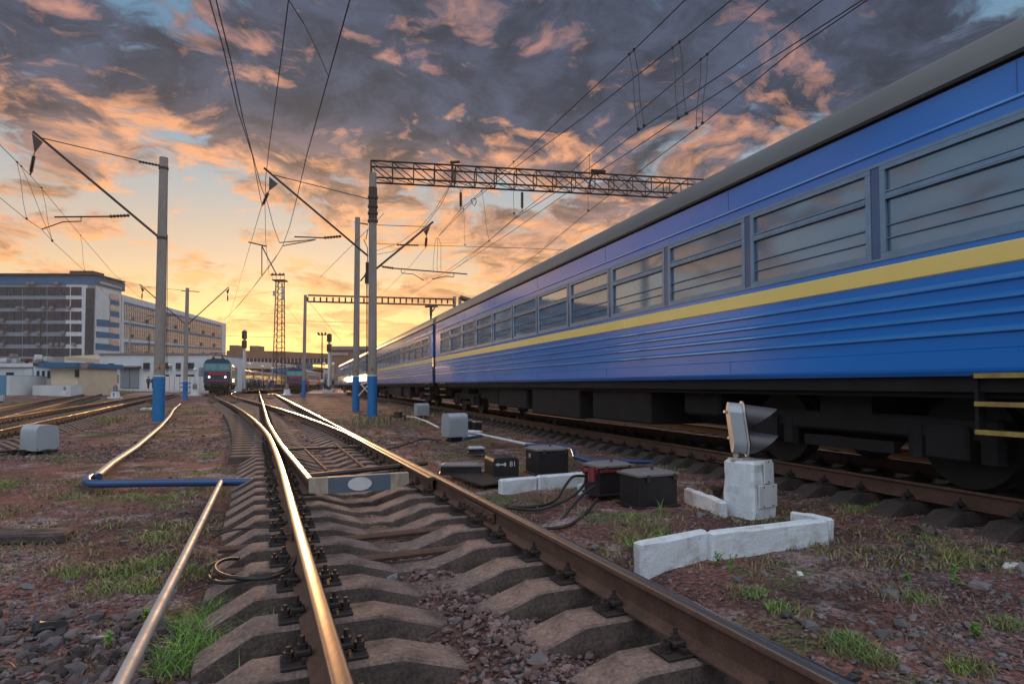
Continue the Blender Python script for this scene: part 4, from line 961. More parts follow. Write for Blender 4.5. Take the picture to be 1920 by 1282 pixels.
# ---- black cast-iron boxes
def text(par, s_, size, loc, rot, mt='white', ext_=.001, name='lettering', align='CENTER'):
    cu = bpy.data.curves.new(name, 'FONT'); cu.body = s_; cu.size = size; cu.extrude = ext_; cu.align_x = align; cu.align_y = 'CENTER'
    cu.materials.append(M[mt]); o_ = bpy.data.objects.new(name, cu); COL.objects.link(o_); bpy.context.view_layer.update(); me = bpy.data.meshes.new_from_object(o_.evaluated_get(bpy.context.evaluated_depsgraph_get())); bpy.data.objects.remove(o_); o = bpy.data.objects.new(name, me); COL.objects.link(o); o.parent = par; o.location = loc; o.rotation_euler = rot; return o
def ibox(pl, pr_, pyb, pyt, zb_, depth, rz, label, lid='lid', over=.02, name='iron_box', rounded=False, knob=True):
    p0, p1 = G(pl, pyb, zb_), G(pr_, pyb, zb_); c = (p0 + p1) / 2; w_ = (p1 - p0).length; h_ = D((pl + pr_) / 2, pyt, c.y).z - zb_
    t = thing(name, label, 'box', (c.x, c.y, zb_), rz)
    hb = h_ - (.03 if not rounded else 0)
    if rounded:
        r_ = .05; pr2 = [(-w_ / 2, 0), (-w_ / 2, h_ - r_), (-w_ / 2 + r_ * .3, h_ - r_ * .3), (-w_ / 2 + r_, h_), (w_ / 2 - r_, h_), (w_ / 2 - r_ * .3, h_ - r_ * .3), (w_ / 2, h_ - r_), (w_ / 2, 0)]; k = 8
        MB().add([(x, y, z) for y in (0, depth) for x, z in pr2], [(i, i + 1, k + i + 1, k + i) for i in range(k - 1)] + [tuple(range(k - 1, -1, -1)), tuple(range(k, 2 * k))]).build('casing', 'black', t, world=False)
    else:
        MB().bbox((0, depth / 2, hb / 2), (w_, depth, hb), b=.012).build('casing', 'black', t, world=False)
        MB().box((0, depth / 2, hb + .006), (w_ + over * 2, depth + over * 2, .022)).box((0, depth / 2, hb + .028), (w_ * .98, depth * .98, .022), top=(.82, .82)).build('cover', lid, t, world=False)
        MB().bbox((0, depth / 2, .012), (w_ + .05, depth + .05, .024), b=.006).build('base_flange', 'black', t, world=False)
        if knob:
            for x in (-w_ * .3, w_ * .38): MB().bbox((x, -over - .008, hb - .02), (.04, .02, .07), b=.005).build('latch', 'iron', t, world=False)
            MB().cyl((w_ * .1, depth * .5, hb + .038), (w_ * .1, depth * .5, hb + .062), .018, n=8).build('knob', 'iron', t, world=False)
    return t, w_, h_
ibox(1192, 1280, 952, 886, -.30, .38, R(24), 'big black iron box with grey lid, nearest to the short signal')
t_, w_, h_ = ibox(1118, 1192, 928, 870, -.28, .34, R(24), 'black box with a red clamped frame, left of the biggest box', knob=True)
MB().box((-w_ / 2 - .03, .17, h_ - .08), (.03, .36, .04)).box((0, -.028, h_ - .07), (w_, .02, .03)).build('red_frame', 'red', t_, world=False)
m = MB()
for i in range(7): m.cyl((-w_ / 2 + i * w_ / 6, -.05, h_ - .07), (-w_ / 2 + i * w_ / 6, -.035, h_ - .07), .018, n=8)
m.build('red_bolts', 'red', t_, world=False)
MB().tube([(-w_ / 2 - .10, 0, h_ - .02), (-w_ / 2 - .11, -.02, h_ - .18)], .045, 8).tube([(-w_ / 2 - .20, .02, h_ - .06), (-w_ / 2 - .02, .02, h_ - .05)], .03, 6).build('red_gland', 'red', t_, world=False)
t_, w_, h_ = ibox(1004, 1070, 890, 840, -.28, .42, R(22), 'black iron box with brownish lid, middle of the group')
text(t_, '81', .09, (-w_ / 2 - .014, .22, h_ * .68), (R(90), 0, R(-90)))
t_, w_, h_ = ibox(924, 974, 894, 858, -.29, .50, R(17), 'low rounded black box marked 81 with a small arrow', rounded=True)
text(t_, '81', .10, (w_ * .26, -.003, h_ * .66), (R(90), 0, 0))
m = MB().box((-w_ * .22, -.004, h_ * .66), (.12, .006, .018)); m.prism([(-w_ * .22 - .08, -.007, h_ * .66), (-w_ * .22 - .03, -.007, h_ * .66 + .028), (-w_ * .22 - .03, -.007, h_ * .66 - .028)], 0, (0, .006, 0)).prism([(-w_ * .22 + .07, -.007, h_ * .66 + .03), (-w_ * .22 + .03, -.007, h_ * .66), (-w_ * .22 + .07, -.007, h_ * .66 - .03), (-w_ * .22 + .085, -.007, h_ * .66)], 0, (0, .006, 0)).build('arrow_mark', 'white', t_, world=False)
ibox(826, 902, 890, 870, -.29, .20, R(2), 'low dark iron step box beside the right rail', lid='lid', knob=False)
ibox(880, 908, 850, 838, -.30, .16, R(14), 'small grey capped block behind the low rounded box', lid='grey', knob=False, name='cable_block')
ibox(873, 888, 806, 787, -.32, .3, R(16), 'small far black box marked with white signs beside the big hood', knob=False)
ibox(889, 904, 808, 790, -.32, .3, R(16), 'farther small black box right of the white marked one', knob=False)
# base plates by the low box
tag(MB().prism([G(845, 893, -.30), G(905, 912, -.30), G(985, 900, -.30), G(925, 884, -.30)], 0, (0, 0, .02)).build('iron_plate', 'iron', loc=tuple(G(900, 900, -.3))), 'flat iron plate on the ground before the low black boxes', 'plate')
# ---- whitewashed kerbs
def kerb(px0, py0, px1, py1, zt_, th, h_, label, k=0, name='whitewashed_kerb'):
    a, b = G(px0, py0, zt_), G(px1, py1, zt_); d = b - a; c = (a + b) / 2; n = Vector((-d.y, d.x, 0)).normalized()
    if n.y < 0: n = -n
    o = MB().bbox((0, 0, 0), (d.length, th, h_), b=.018).build(name, 'lime'); rough(o, .012, 5, k + 3, 7)
    o.location = c + n * th / 2 - Vector((0, 0, h_ / 2)); o.rotation_euler = (0, 0, math.atan2(d.y, d.x)); return tag(o, label, 'kerb', 'whitewashed concrete kerbs')
kerb(1203, 1020, 1331, 995, -.11, .09, .32, 'short left whitewashed kerb before the signal, with dirty broken end', 1)
kerb(1337, 999, 1556, 974, -.11, .09, .34, 'long right whitewashed kerb in front of the signal block', 2)
kerb(1556, 973, 1480, 958, -.13, .07, .26, 'short kerb going back from the right end of the long one', 3)
kerb(1352, 940, 1282, 913, -.15, .08, .24, 'kerb piece behind the signal block, beside the biggest black box', 4)
kerb(940, 900, 1008, 893, -.17, .10, .22, 'white kerb left piece in front of the boxes', 5)
kerb(1010, 893, 1116, 884, -.17, .10, .22, 'white kerb right piece behind the black cables', 6)
kerb(1096, 908, 1120, 903, -.20, .12, .18, 'stubby white block beside the red framed box', 7)
kerb(873, 806, 898, 808, -.20, .15, .2, 'tiny white block right of the big grey hood', 8)
kerb(262, 765, 290, 765, -.22, .4, .12, 'white slab lying left of the large blue post', 9)
# ---- dwarf signal
zt_ = D(1405, 862, 5.9).z
sg = thing('dwarf_signal', 'short two lamp railway signal with black visors on a whitewashed block', 'signal', tuple(G(1408, 985, -.33)))
fa, fb = G(1407, 988, -.34), G(1470, 984, -.34); Yf = fa.y
ctr = G(1411, 978, -.34); wv = .325; zt_ = D(1400, 866, ctr.y).z; zb_ = -.42
blk = MB().bbox((0, 0, 0), (.36, .34, zt_ - zb_), b=.022).build('concrete_block', 'lime', sg, world=False)
base_l = WM(sg).inverted() @ Vector((ctr.x + .045, ctr.y + .19, (zt_ + zb_) / 2)); blk.location = base_l; blk.rotation_euler = (0, 0, R(33)); rough(blk, .012, 7, 5, 9)
# spread the foot a little
for v in blk.data.vertices:
    k = 1 + .10 * (.5 - v.co.z / (zt_ - zb_)); v.co.x *= k; v.co.y *= k
Bm = WM(sg) @ Matrix.Translation(base_l) @ Matrix.Rotation(R(33), 4, 'Z')
def onb(x, y, z): return Bm @ Vector((x, y, z))
hb = (zt_ - zb_) / 2
fy = -.17
# local faces: -y faces the camera's right-hand side
def plate(cx, cz, w_, h2, nm='white_plate'):
    o = MB().bbox((cx, fy - .026, cz), (w_, .014, h2), b=.004); o.v = [Bm @ Vector(v) for v in o.v]; q = o.build(nm, 'white', sg)
    m = MB()
    for dx_, dz_ in ((0, h2 / 2 - .018), (0, -h2 / 2 + .018)): m.cyl((cx + dx_, fy - .040, cz + dz_), (cx + dx_, fy - .030, cz + dz_), .007, n=8)
    m.v = [Bm @ Vector(v) for v in m.v]; m.build('bolt', 'iron', q)
plate(.03, hb - .10, .125, .235); plate(-.05, hb - .345, .145, .225); plate(.10, hb - .345, .145, .225)
# head
HC = onb(0, 0, hb)
def disc(path_, r, mt, name, par, n=24): return MB().tube(path_, r, n).build(name, mt, par, smooth=45)
hx = D(1388, 752, HC.y - .02); ax_ = rot2((1, 0), R(-11)); ax_.z = -.10; ax_.normalize()     # direction the lamps look: to the right
upv = Vector((0, 0, 1)); bk = ax_.cross(upv).normalized()
c1 = D(1393, 779, HC.y); c2 = D(1401, 829, HC.y)
# casing: rounded slab, seen from its edge
m = MB(); out = []
r_ = .135
for i in range(24):
    a = 2 * math.pi * i / 24; c = c1 if math.sin(a) > 0 else c2
    out.append(c + bk * math.cos(a) * r_ + Vector((0, 0, math.sin(a) * r_)) )
m.prism([q - ax_ * .15 + (q - (c1 + c2) / 2) * -.04 for q in out], 0, ax_ * .13)
hd = m.build('lamp_casing', 'grey', sg)
m = MB().prism([q - ax_ * .019 + (q - (c1 + c2) / 2) * .05 for q in out], 0, ax_ * .018); m.build('casing_rim', 'alu', hd)
m = MB()
for c in (c1, c2): m.bbox(c - ax_ * .155 - bk * .10 + Vector((0, 0, .02)), (.035, .06, .03), 0, b=.004)
m.tube([c1 - ax_ * .10 - bk * .13, c2 - ax_ * .10 - bk * .13], .009, 6); m.build('hinge', 'alu', hd)
MB().prism([q - ax_ * .001 + (q - (c1 + c2) / 2) * -.0 for q in out], 0, ax_ * .012).build('background_board', 'ink', sg)
for c, ln in ((c1, .30), (c2, .27)):
    # hollow visor: tube cut slanting, longer on top
    n = 28; vs = []; fs = []
    for rr_ in (.118, .112):
        for i in range(n):
            a = 2 * math.pi * i / n; w2 = (1 + math.sin(a)) / 2; l_ = .03 + ln * w2**.8; taper = 1
            vs.append(c + bk * math.cos(a) * rr_ + Vector((0, 0, math.sin(a) * rr_))); vs.append(c + ax_ * l_ + bk * math.cos(a) * rr_ * (1 - .10 * w2) + Vector((0, 0, math.sin(a) * rr_ * (1 - .1 * w2) - .0)))
    for i in range(n):
        j = (i + 1) % n; fs.append((2 * i, 2 * j, 2 * j + 1, 2 * i + 1)); k = 2 * n; fs.append((k + 2 * j, k + 2 * i, k + 2 * i + 1, k + 2 * j + 1)); fs.append((2 * i + 1, 2 * j + 1, k + 2 * j + 1, k + 2 * i + 1))
    v_ = MB().add(vs, fs).build('visor', mat('visor_black', (.075, .075, .082), .4, .2, (.10, .10, .10), 6, .5), sg, smooth=60)
    MB().cyl(c + ax_ * .012, c + ax_ * .02, .085, n=20).build('lens', 'glass', v_)
p = D(1380, 856, HC.y); MB().cyl(Vector((p.x, p.y, zt_ - .01)), Vector((p.x, p.y, zt_ + .07)), .024, n=10).bbox((p.x - .01, p.y, zt_ + .008), (.11, .12, .024), b=.005).cyl(Vector((p.x, p.y, zt_ + .035)), Vector((p.x, p.y, zt_ + .055)), .032, n=6).build('mounting', 'alu', sg)
MB().tube([c2 + Vector((0, 0, -.13)) + ax_ * .02, Vector((HC.x + .02, HC.y, zt_ + .03)), Vector((HC.x + .1, HC.y, zt_ + .02))], .008, 5).build('cable', 'rubber', sg)
p = G(1345, 940, -.30); tag(MB().cyl(p, p + Vector((0, 0, .13)), .04, .055, n=10).cyl(p + Vector((0, 0, .13)), p + Vector((0, 0, .17)), .07, n=10).build('cable_gland', 'iron', loc=tuple(p)), 'dark cable gland standing against the signal block', 'gland')
# ---- cables
def cable(pts, hs, label, r=.016):
    P_ = [G(x, y, h) for (x, y), h in zip(pts, hs)]; q = []
    n = len(P_)
    for i in range(n - 1):
        a, b = P_[max(i - 1, 0)], P_[min(i + 2, n - 1)]
        for k in range(6):
            t = k / 6; p0, p1 = P_[i], P_[i + 1]; m0, m1 = (p1 - a) / 2, (b - p0) / 2
            q.append(p0 * (2 * t**3 - 3 * t**2 + 1) + m0 * (t**3 - 2 * t**2 + t) + p1 * (-2 * t**3 + 3 * t**2) + m1 * (t**3 - t**2))
    q.append(P_[-1]); return tag(MB().tube(q, r, 7).build('cable', 'rubber', loc=tuple(q[0]), smooth=60), label, 'cable')
cable([(1095, 892), (1075, 893), (1060, 910), (1042, 936), (1010, 948), (960, 950)], [-.10, -.08, -.12, -.2, -.3, -.33], 'upper black cable looping left from the red clamp')
cable([(1098, 890), (1096, 906), (1080, 925), (1055, 940), (1010, 955), (950, 952)], [-.10, -.12, -.18, -.24, -.30, -.33], 'second black cable looping left from the red clamp')
cable([(1117, 910), (1095, 925), (1075, 945), (1052, 975)], [-.12, -.13, -.2, -.33], 'short black cable dropping below the red framed box')
cable([(1120, 935), (1100, 960), (1065, 985), (1020, 990), (985, 988)], [-.22, -.28, -.31, -.33, -.34], 'low black cable creeping toward the right rail')
cable([(822, 826), (795, 822), (775, 828), (745, 838), (700, 846)], [-.24, -.22, -.25, -.28, -.32], 'dark cable leaving the big hood toward the rails')
cable([(560, 1030), (545, 1065), (500, 1083), (440, 1082), (408, 1072), (405, 1058), (425, 1048), (455, 1047)], [-.17, -.16, -.15, -.15, -.17, -.19, -.22, -.26], 'thick black cable loop left of the foreground rail', .012)
cable([(520, 990), (460, 990), (420, 997), (400, 1008)], [-.2, -.2, -.22, -.25], 'thin black cable over the sleepers left of the rail', .010)
cable([(555, 1040), (530, 1070), (470, 1085), (420, 1092), (392, 1082), (395, 1060), (420, 1048)], [-.18, -.17, -.16, -.2, -.26, -.24, -.26], 'outer black cable loop left of the foreground rail', .012)
# ---- loose stone slab at the left edge
sl = MB().bbox((0, 0, 0), (.95, .30, .10), b=.02).build('concrete_slab', 'conc'); rough(sl, .03, 5, 4, 4); p = G(8, 1008, -.32); sl.location = p; sl.rotation_euler = (0, .03, R(20)); tag(sl, 'broken grey concrete slab at the left picture edge', 'slab')
# ------------------------------------------------------------------ buildings
M['bwall'] = mat('grey_panel_wall', (.23, .26, .31), .85, 0, (.18, .20, .24), .5, .7, .01, 4)
M['bblue'] = mat('blue_panel', (.015, .12, .26), .6, 0, (.015, .10, .2), .5, .6)
M['bglass'] = mat('office_glass', (.02, .026, .038), .25, 0, (.05, .055, .065), .6, .8, spec=.4)
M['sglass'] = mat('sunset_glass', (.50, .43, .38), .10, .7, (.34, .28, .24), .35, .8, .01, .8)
M['wwall'] = mat('white_wall', (.58, .62, .64), .85, 0, (.46, .48, .49), .4, .7, .01, 3)
M['cwall'] = mat('cream_wall', (.62, .52, .38), .85, 0, (.5, .42, .3), .6, .7)
M['mull'] = mat('mullion', (.42, .42, .42), .6)
M['dk'] = mat('dark_opening', (.03, .035, .04), .7)
def BX(t, name, c, d, mt, rz=0): return MB().box(c, d, rz).build(name, mt, t)
def slab_block(t, x0, x1, y0, y1, z0, z1, mt='bwall', name='wall'): return MB().box(((x0 + x1) / 2, (y0 + y1) / 2, (z0 + z1) / 2), (x1 - x0, y1 - y0, z1 - z0)).build(name, mt, t)
# office block with dark window bands
Y0 = 178.; z_ = lambda py, Y=Y0: D(900, py, Y).z; x_ = lambda px, Y=Y0: (px - PX0) / F * Y * 1.0
def xx(px, Y): return D(px, 700, Y).x
ob = thing('office_block', 'large grey office block with dark window bands and blue top, far left', 'building', (xx(0, Y0), Y0, -.3))
xl, xr = xx(-230, Y0), xx(175, Y0); ztop = z_(516); Yb_ = 206
slab_block(ob, xl, xr - 8.4, Y0, Yb_, -.5, z_(533)); slab_block(ob, xr - 8.4, xr, Y0, Y0 + .16, -.5, z_(533), 'bwall', 'corner_wall')
slab_block(ob, xl - .2, xr - .2, Y0 - .2, Y0 + 14, z_(533), ztop, 'bblue', 'blue_attic')
MB().box(((xl + xr) / 2, Y0 + 6, ztop + .2), (xr - xl + 1, 14, .4)).box((xr - 6, Y0 + 5, ztop + 1), (7, 5, 1.6)).build('roof', 'dk', ob)
rows = [(538, 554), (561, 577), (584, 600), (607, 622), (630, 645), (653, 668)]
cols = [(-225, -190), (-185, -140), (-135, -92), (-87, -44), (-42, -2), (0, 41), (44, 87), (90, 131), (134, 153)]
rr_ = random.Random(5)
wn = None
for (ya, yb) in rows:
    for (xa, xb) in cols:
        A_, B_ = D(xa, yb, Y0), D(xb, ya, Y0); w_ = B_.x - A_.x; h_ = B_.z - A_.z
        f = MB().box(((A_.x + B_.x) / 2, Y0 - .05, (A_.z + B_.z) / 2), (w_, .12, h_)).build('window', 'bglass', ob)
        g = MB(); k = max(2, int(w_ / 1.6))
        for i in range(k + 1): g.box((A_.x + w_ * i / k, Y0 - .14, (A_.z + B_.z) / 2), (.12, .08, h_))
        g.box(((A_.x + B_.x) / 2, Y0 - .14, A_.z + h_ * .62), (w_, .08, .1)); g.build('window_frame', 'dk', f)
m = MB(); m.box(((xx(158, Y0) + xx(174, Y0)) / 2, Y0 - .06, (z_(540) + z_(672)) / 2), (xx(174, Y0) - xx(158, Y0), .14, z_(540) - z_(672))).build('stair_glazing', 'bglass', ob)
ac = MB()
for px_, py_ in ((53, 531), (62, 531), (107, 531), (34, 577), (44, 577), (82, 577), (97, 577), (128, 577), (4, 600), (52, 600), (74, 600), (4, 623), (50, 623), (73, 623), (118, 623), (4, 645), (72, 645), (96, 645), (107, 645), (118, 645), (138, 645)):
    p = D(px_, py_, Y0 - .5); BX(ob, 'air_conditioner', (p.x, p.y, p.z), (1.1, .6, .8), 'lid')
# side wing: end wall with orange windows and blue bands
sw = thing('stair_wing', 'white end wing with blue bands joined to the office block corner', 'building', (xx(185, 179), 186, -.3))
a = D(175.5, 720, 178.9); b = D(228, 720, 192); d = b - a; d.z = 0; rz = math.atan2(d.y, d.x); nn = Vector((d.y, -d.x, 0)).normalized(); Lw = d.length
def onw(px_, py_, o=0.):
    q = PLN(px_, py_, a, d); return q + nn * o
def panel(t, x0, y0, x1, y1, x2, y2, x3, y3, name, mt, o=.1, base=a, dr=d):
    n_ = Vector((dr.y, -dr.x, 0)).normalized(); P_ = [PLN(x, y, base, dr) + n_ * 0 for x, y in ((x0, y0), (x1, y1), (x2, y2), (x3, y3))]
    return MB().prism(P_, 0, n_ * o).build(name, mt, t)
def wallp(t, base, dr, px0_, px1_, py0_, py1_, zb__, name, mt, th):
    P0, P1 = PLN(px0_, py0_, base, dr), PLN(px1_, py1_, base, dr); n_ = Vector((dr.y, -dr.x, 0)).normalized()
    return MB().prism([Vector((P0.x, P0.y, zb__)), Vector((P1.x, P1.y, zb__)), Vector((P1.x, P1.y, P1.z)), P0], 0, -n_ * th).build(name, mt, t)
wallp(sw, a, d, 176, 228, 533, 541, -.5, 'wall', 'wwall', 8)
panel(sw, 176, 533, 228, 541, 228, 527, 176, 515, 'blue_attic', 'bblue', .3)
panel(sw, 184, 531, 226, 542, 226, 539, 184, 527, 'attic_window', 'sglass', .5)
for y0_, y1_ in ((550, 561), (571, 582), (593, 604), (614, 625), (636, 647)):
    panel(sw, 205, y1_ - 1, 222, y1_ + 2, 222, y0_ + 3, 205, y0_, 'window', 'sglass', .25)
for y0_, y1_, x0_ in ((562, 570, 206), (583, 592, 206), (599, 611, 181), (622, 632, 180), (644, 655, 179)):
    panel(sw, x0_, y1_, 223, y1_ + 3, 223, y0_ + 3, x0_, y0_ if x0_ > 200 else y0_ - 1, 'blue_band', 'bblue', .15)
# long glazed building
gb = thing('glazed_hall', 'long white building with rows of glazing reflecting the sunset', 'building', (xx(228, 192), 192, -.3))
a2 = D(228.5, 720, 193); b2 = D(424, 720, 283); d2 = b2 - a2; d2.z = 0
wallp(gb, a2, d2, 229, 424, 552, 607, -.5, 'wall', 'wwall', 14)
for (yl0, yl1, yr0, yr1) in ((570, 598, 613, 633), (608, 632, 636, 652), (645, 665, 656, 667)):
    xl_, xr_ = 233, 414
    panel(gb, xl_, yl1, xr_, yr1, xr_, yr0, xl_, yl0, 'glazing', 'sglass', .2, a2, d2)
    m = MB(); n_ = Vector((d2.y, -d2.x, 0)).normalized()
    for i in range(45):
        t = i / 44; x = lerp(xl_, xr_, t); p, q = PLN(x, lerp(yl0, yr0, t), a2, d2), PLN(x, lerp(yl1, yr1, t), a2, d2); m.tube([p + n_ * .3, q + n_ * .3], .11, 4)
    for k in (.33, .66):
        p, q = PLN(xl_, lerp(yl0, yl1, k), a2, d2), PLN(xr_, lerp(yr0, yr1, k), a2, d2); m.tube([p + n_ * .3, q + n_ * .3], .07, 4)
    m.build('mullions', 'mull', gb)
    panel(gb, xl_, yl0, xr_, yr0, xr_, yr0 - 3, xl_, yl0 - 4, 'blue_band', 'bblue', .4, a2, d2)
    for i in range(7): 
        x = xl_ + 8 + i * 26 + rr_.random() * 8; t = (x - xl_) / (xr_ - xl_); y = lerp(yl1, yr1, t)
        panel(gb, x, y, x + 3, y, x + 3, y - 6, x, y - 6, 'open_sash', 'dk', .5, a2, d2)
# white workshop
Yw = 96.
wk = thing('workshop', 'low white workshop building with dark windows and a grey gate', 'building', (xx(290, Yw), Yw, -.3))
slab_block(wk, xx(186, Yw), xx(392, Yw), Yw, Yw + 12, -.5, D(300, 665, Yw).z, 'wwall')
slab_block(wk, xx(185, Yw), xx(393, Yw), Yw - .2, Yw + 12.2, D(300, 665, Yw).z, D(300, 662, Yw).z, 'lid', 'roof_edge')
def fr(t, x0, x1, y0, y1, Y, name, mt, o=.06, grow=None):
    A_, B_ = D(x0, y1, Y), D(x1, y0, Y); return MB().box(((A_.x + B_.x) / 2, Y - o / 2, (A_.z + B_.z) / 2), (B_.x - A_.x, o, B_.z - A_.z)).build(name, mt, t)
for x0, x1, y0, y1 in ((203, 214, 681, 693), (269, 281, 680, 693), (310, 322, 680, 692), (330, 339, 680, 692), (352, 364, 680, 692), (310, 317, 702, 706), (330, 339, 702, 707), (352, 364, 702, 707)):
    f = fr(wk, x0, x1, y0, y1, Yw - .01, 'window', 'bglass', .1); fr(f, x0, x1, y1, y1 + .8, Yw - .02, 'sill', 'mull', .25)
for x0, x1, y0, y1 in ((226, 261, 689, 727), (373, 385, 689, 710)):
    g = fr(wk, x0, x1, y0, y1, Yw - .02, 'gate', mat('gate_grey', (.22, .25, .27), .7), .12); fr(g, (x0 + x1) / 2 - .3, (x0 + x1) / 2 + .3, y0, y1, Yw - .1, 'gate_joint', 'dk', .1)
fr(wk, 221, 265, 686, 689, Yw - .03, 'canopy', 'lid', .9)
# slanted grey roof shed between
sh = thing('grey_shed', 'grey shed with a sloping roof left of the workshop', 'shed', (xx(165, 105), 105, -.3))
slab_block(sh, xx(110, 105), xx(186, 105), 105, 112, -.5, D(0, 690, 105).z, mat('shed_grey', (.17, .21, .22), .8))
P_ = [D(122, 668, 104.6), D(186, 673, 104.6), D(186, 680, 104.6), D(124, 676, 104.6)]; MB().prism(P_, 0, (0, 7, .6)).build('roof', 'cream', sh)
# white low houses and kiosk
Yk = 72.
wh = thing('white_hut', 'low white building with a flat roof at the left edge', 'building', (xx(30, Yk), Yk, -.3))
slab_block(wh, xx(-90, Yk), xx(62, Yk), Yk, Yk + 9, -.5, D(0, 688, Yk).z, 'wwall'); slab_block(wh, xx(-92, Yk), xx(64, Yk), Yk - .3, Yk + 9, D(0, 688, Yk).z, D(0, 681, Yk).z, 'white', 'roof')
fr(wh, 12, 26, 698, 703, Yk - .01, 'window', 'bglass'); P_ = [D(22, 708, Yk - 2), D(62, 719, Yk - 2), D(62, 721, Yk - 2), D(22, 711, Yk - 2)]; MB().prism(P_, 0, (0, 1.9, 0)).build('lean_to_roof', 'iron', wh)
fr(wh, 46, 61, 691, 718, Yk - .01, 'white_panel', 'white', .08)
w3 = thing('white_annex', 'small white annex with three narrow windows beside the kiosk', 'building', (xx(80, Yk - 1), Yk - 1, -.3))
slab_block(w3, xx(63.5, Yk - 1), xx(95.5, Yk - 1), Yk - 1, Yk + 7, -.5, D(0, 686, Yk - 1).z, 'wwall')
for x0 in (69, 79, 89): fr(w3, x0, x0 + 5, 695, 709, Yk - 1.01, 'window', 'bglass')
MB().prism([D(62, 686, Yk - 1.3), D(96, 689, Yk - 1.3), D(96, 684, Yk - 1.3), D(62, 680, Yk - 1.3)], 0, (0, 8, 0)).build('roof', 'iron', w3)
ks = thing('cream_kiosk', 'cream walled kiosk with a blue roof near the left edge', 'building', (xx(122, Yk - 2), Yk - 2, -.3))
slab_block(ks, xx(96, Yk - 2), xx(146, Yk - 2), Yk - 2, Yk + 5, -.5, D(0, 689, Yk - 2).z, 'cwall')
slab_block(ks, xx(84, Yk - 2), xx(153, Yk - 2), Yk - 3, Yk + 5.5, D(0, 689, Yk - 2).z, D(0, 680, Yk - 2).z, 'bblue', 'roof')
MB().prism([D(151, 682, Yk - 3.1), D(167, 681, Yk - 3.1), D(163, 690, Yk - 3.1), D(151, 690, Yk - 3.1)], 0, (0, .3, 0)).build('roof_end', 'lid', ks)
fr(ks, 145.8, 149, 693, 707, Yk - 1.9, 'door', 'bglass', .5)
slab_block(ks, xx(80, Yk - 2.6), xx(150, Yk - 2.6), Yk - 4, Yk - 2.2, -.5, D(0, 722, Yk - 2.6).z, 'wwall', 'platform')
bs = thing('blue_shed', 'pale blue shed cut by the left picture edge', 'shed', (xx(5, Yk - 6), Yk - 6, -.3))
slab_block(bs, xx(-40, Yk - 6), xx(14, Yk - 6), Yk - 6, Yk - 1, -.5, D(0, 703, Yk - 6).z, mat('shed_blue', (.10, .26, .38), .75)); slab_block(bs, xx(14.2, Yk - 6), xx(21, Yk - 6), Yk - 6.1, Yk - 1, -.5, D(0, 704, Yk - 6).z, 'wwall', 'door_post')
# clutter on the roofs behind the huts
for k, (x, y, w_, h_) in enumerate(((12, 676, 12, 8), (26, 668, 6, 9), (32, 677, 9, 9), (50, 675, 12, 6), (72, 671, 5, 12), (78, 676, 14, 6), (90, 673, 6, 10))):
    p = D(x, y, 84); o = MB().bbox((0, 0, 0), (w_ / F * 84, 1.2, h_ / F * 84), b=.08).box((0, 0, -2.1), (.3, .3, 4)).build('roof_unit', ['wwall', 'lid', 'grey', 'rust'][k % 4]); o.location = p; tag(o, ('whitish', 'grey', 'pale metal', 'rusty')[k % 4] + (' wide' if w_ > 9 else ' narrow') + ' piece of clutter ' + ('leftmost', 'second', 'third', 'fourth', 'fifth', 'sixth', 'rightmost')[k] + ' above the huts at left', 'roof unit', 'clutter above the left huts')
# stack of logs
lg = MB(); rr_ = random.Random(3)
lgt = thing('log_pile', 'pile of cut logs between the kiosk and the workshop', 'logs', tuple(D(188, 717, 88)))
base = D(188, 717.5, 88)
for i in range(9):
    for j in range(4 if i < 5 else 5 - (i > 7)):
        c = base + Vector((-1.15 + i * .30 + rr_.uniform(-.05, .05), rr_.uniform(-.2, .2), .1 + j * .30 + rr_.uniform(-.04, .04))); lg.cyl(c, c + Vector((0, 2.2, 0)), .15 + rr_.uniform(-.03, .02), n=8)
o = lg.build('logs', mat('cut_log', (.36, .24, .18), .85, 0, (.16, .09, .07), 3, .8), lgt); o['kind'] = 'stuff'
pl = MB()
for j in range(5): pl.box((base.x - 4.4, base.y, .15 + j * .34), (4.2, 1.4, .2))
tag(pl.build('plank_stack', 'lid', loc=(base.x - 4.4, base.y, 0)), 'flat stack of grey planks left of the log pile', 'planks')
# white fence
Yf_ = 90.
fn = thing('white_fence', 'white panel fence in front of the workshop', 'fence', (xx(320, Yf_), Yf_, -.3))
for k in range(12):
    x0 = 270 + k * 9.6; A_ = D(x0, 727, Yf_); B_ = D(x0 + 9.2, 704 if k < 1 else 706, Yf_); MB().bbox(((A_.x + B_.x) / 2, Yf_, (A_.z + B_.z) / 2 - .2), (B_.x - A_.x, .15, B_.z - A_.z + .4), b=.02).build('panel', 'white', fn)
# ------------------------------------------------------------------ station beyond
M['st'] = mat('station_brown', (.22, .12, .085), .8, 0, (.16, .09, .07), .3, .6); M['stw'] = mat('station_white', (.52, .42, .36), .8, 0, (.4, .32, .27), .3, .6)
Ys = 235.
sb = thing('station_concourse', 'long brown and white station concourse bridging the tracks', 'building', (xx(540, Ys), Ys, -.3))
def strip(t, pts, name, mt, dep, Y=Ys): return MB().prism([D(x, y, Y) for x, y in pts], 0, (0, dep, 0)).build(name, mt, t)
strip(sb, [(425, 672), (640, 672), (640, 664), (520, 658), (425, 657)], 'fascia', 'st', 24)
strip(sb, [(425, 680), (655, 680), (655, 672), (425, 672)], 'glazing', 'bglass', 20, Ys + .5)
strip(sb, [(425, 690), (425, 676), (520, 680), (590, 688), (590, 692)], 'white_underside', 'stw', 18, Ys - 1)
for k, x in enumerate(range(426, 650, 7)):
    p, q = D(x, 680, Ys - .2), D(x, 672, Ys - .2); MB().tube([p, q], .14, 4).build('mullion', 'mull', sb)
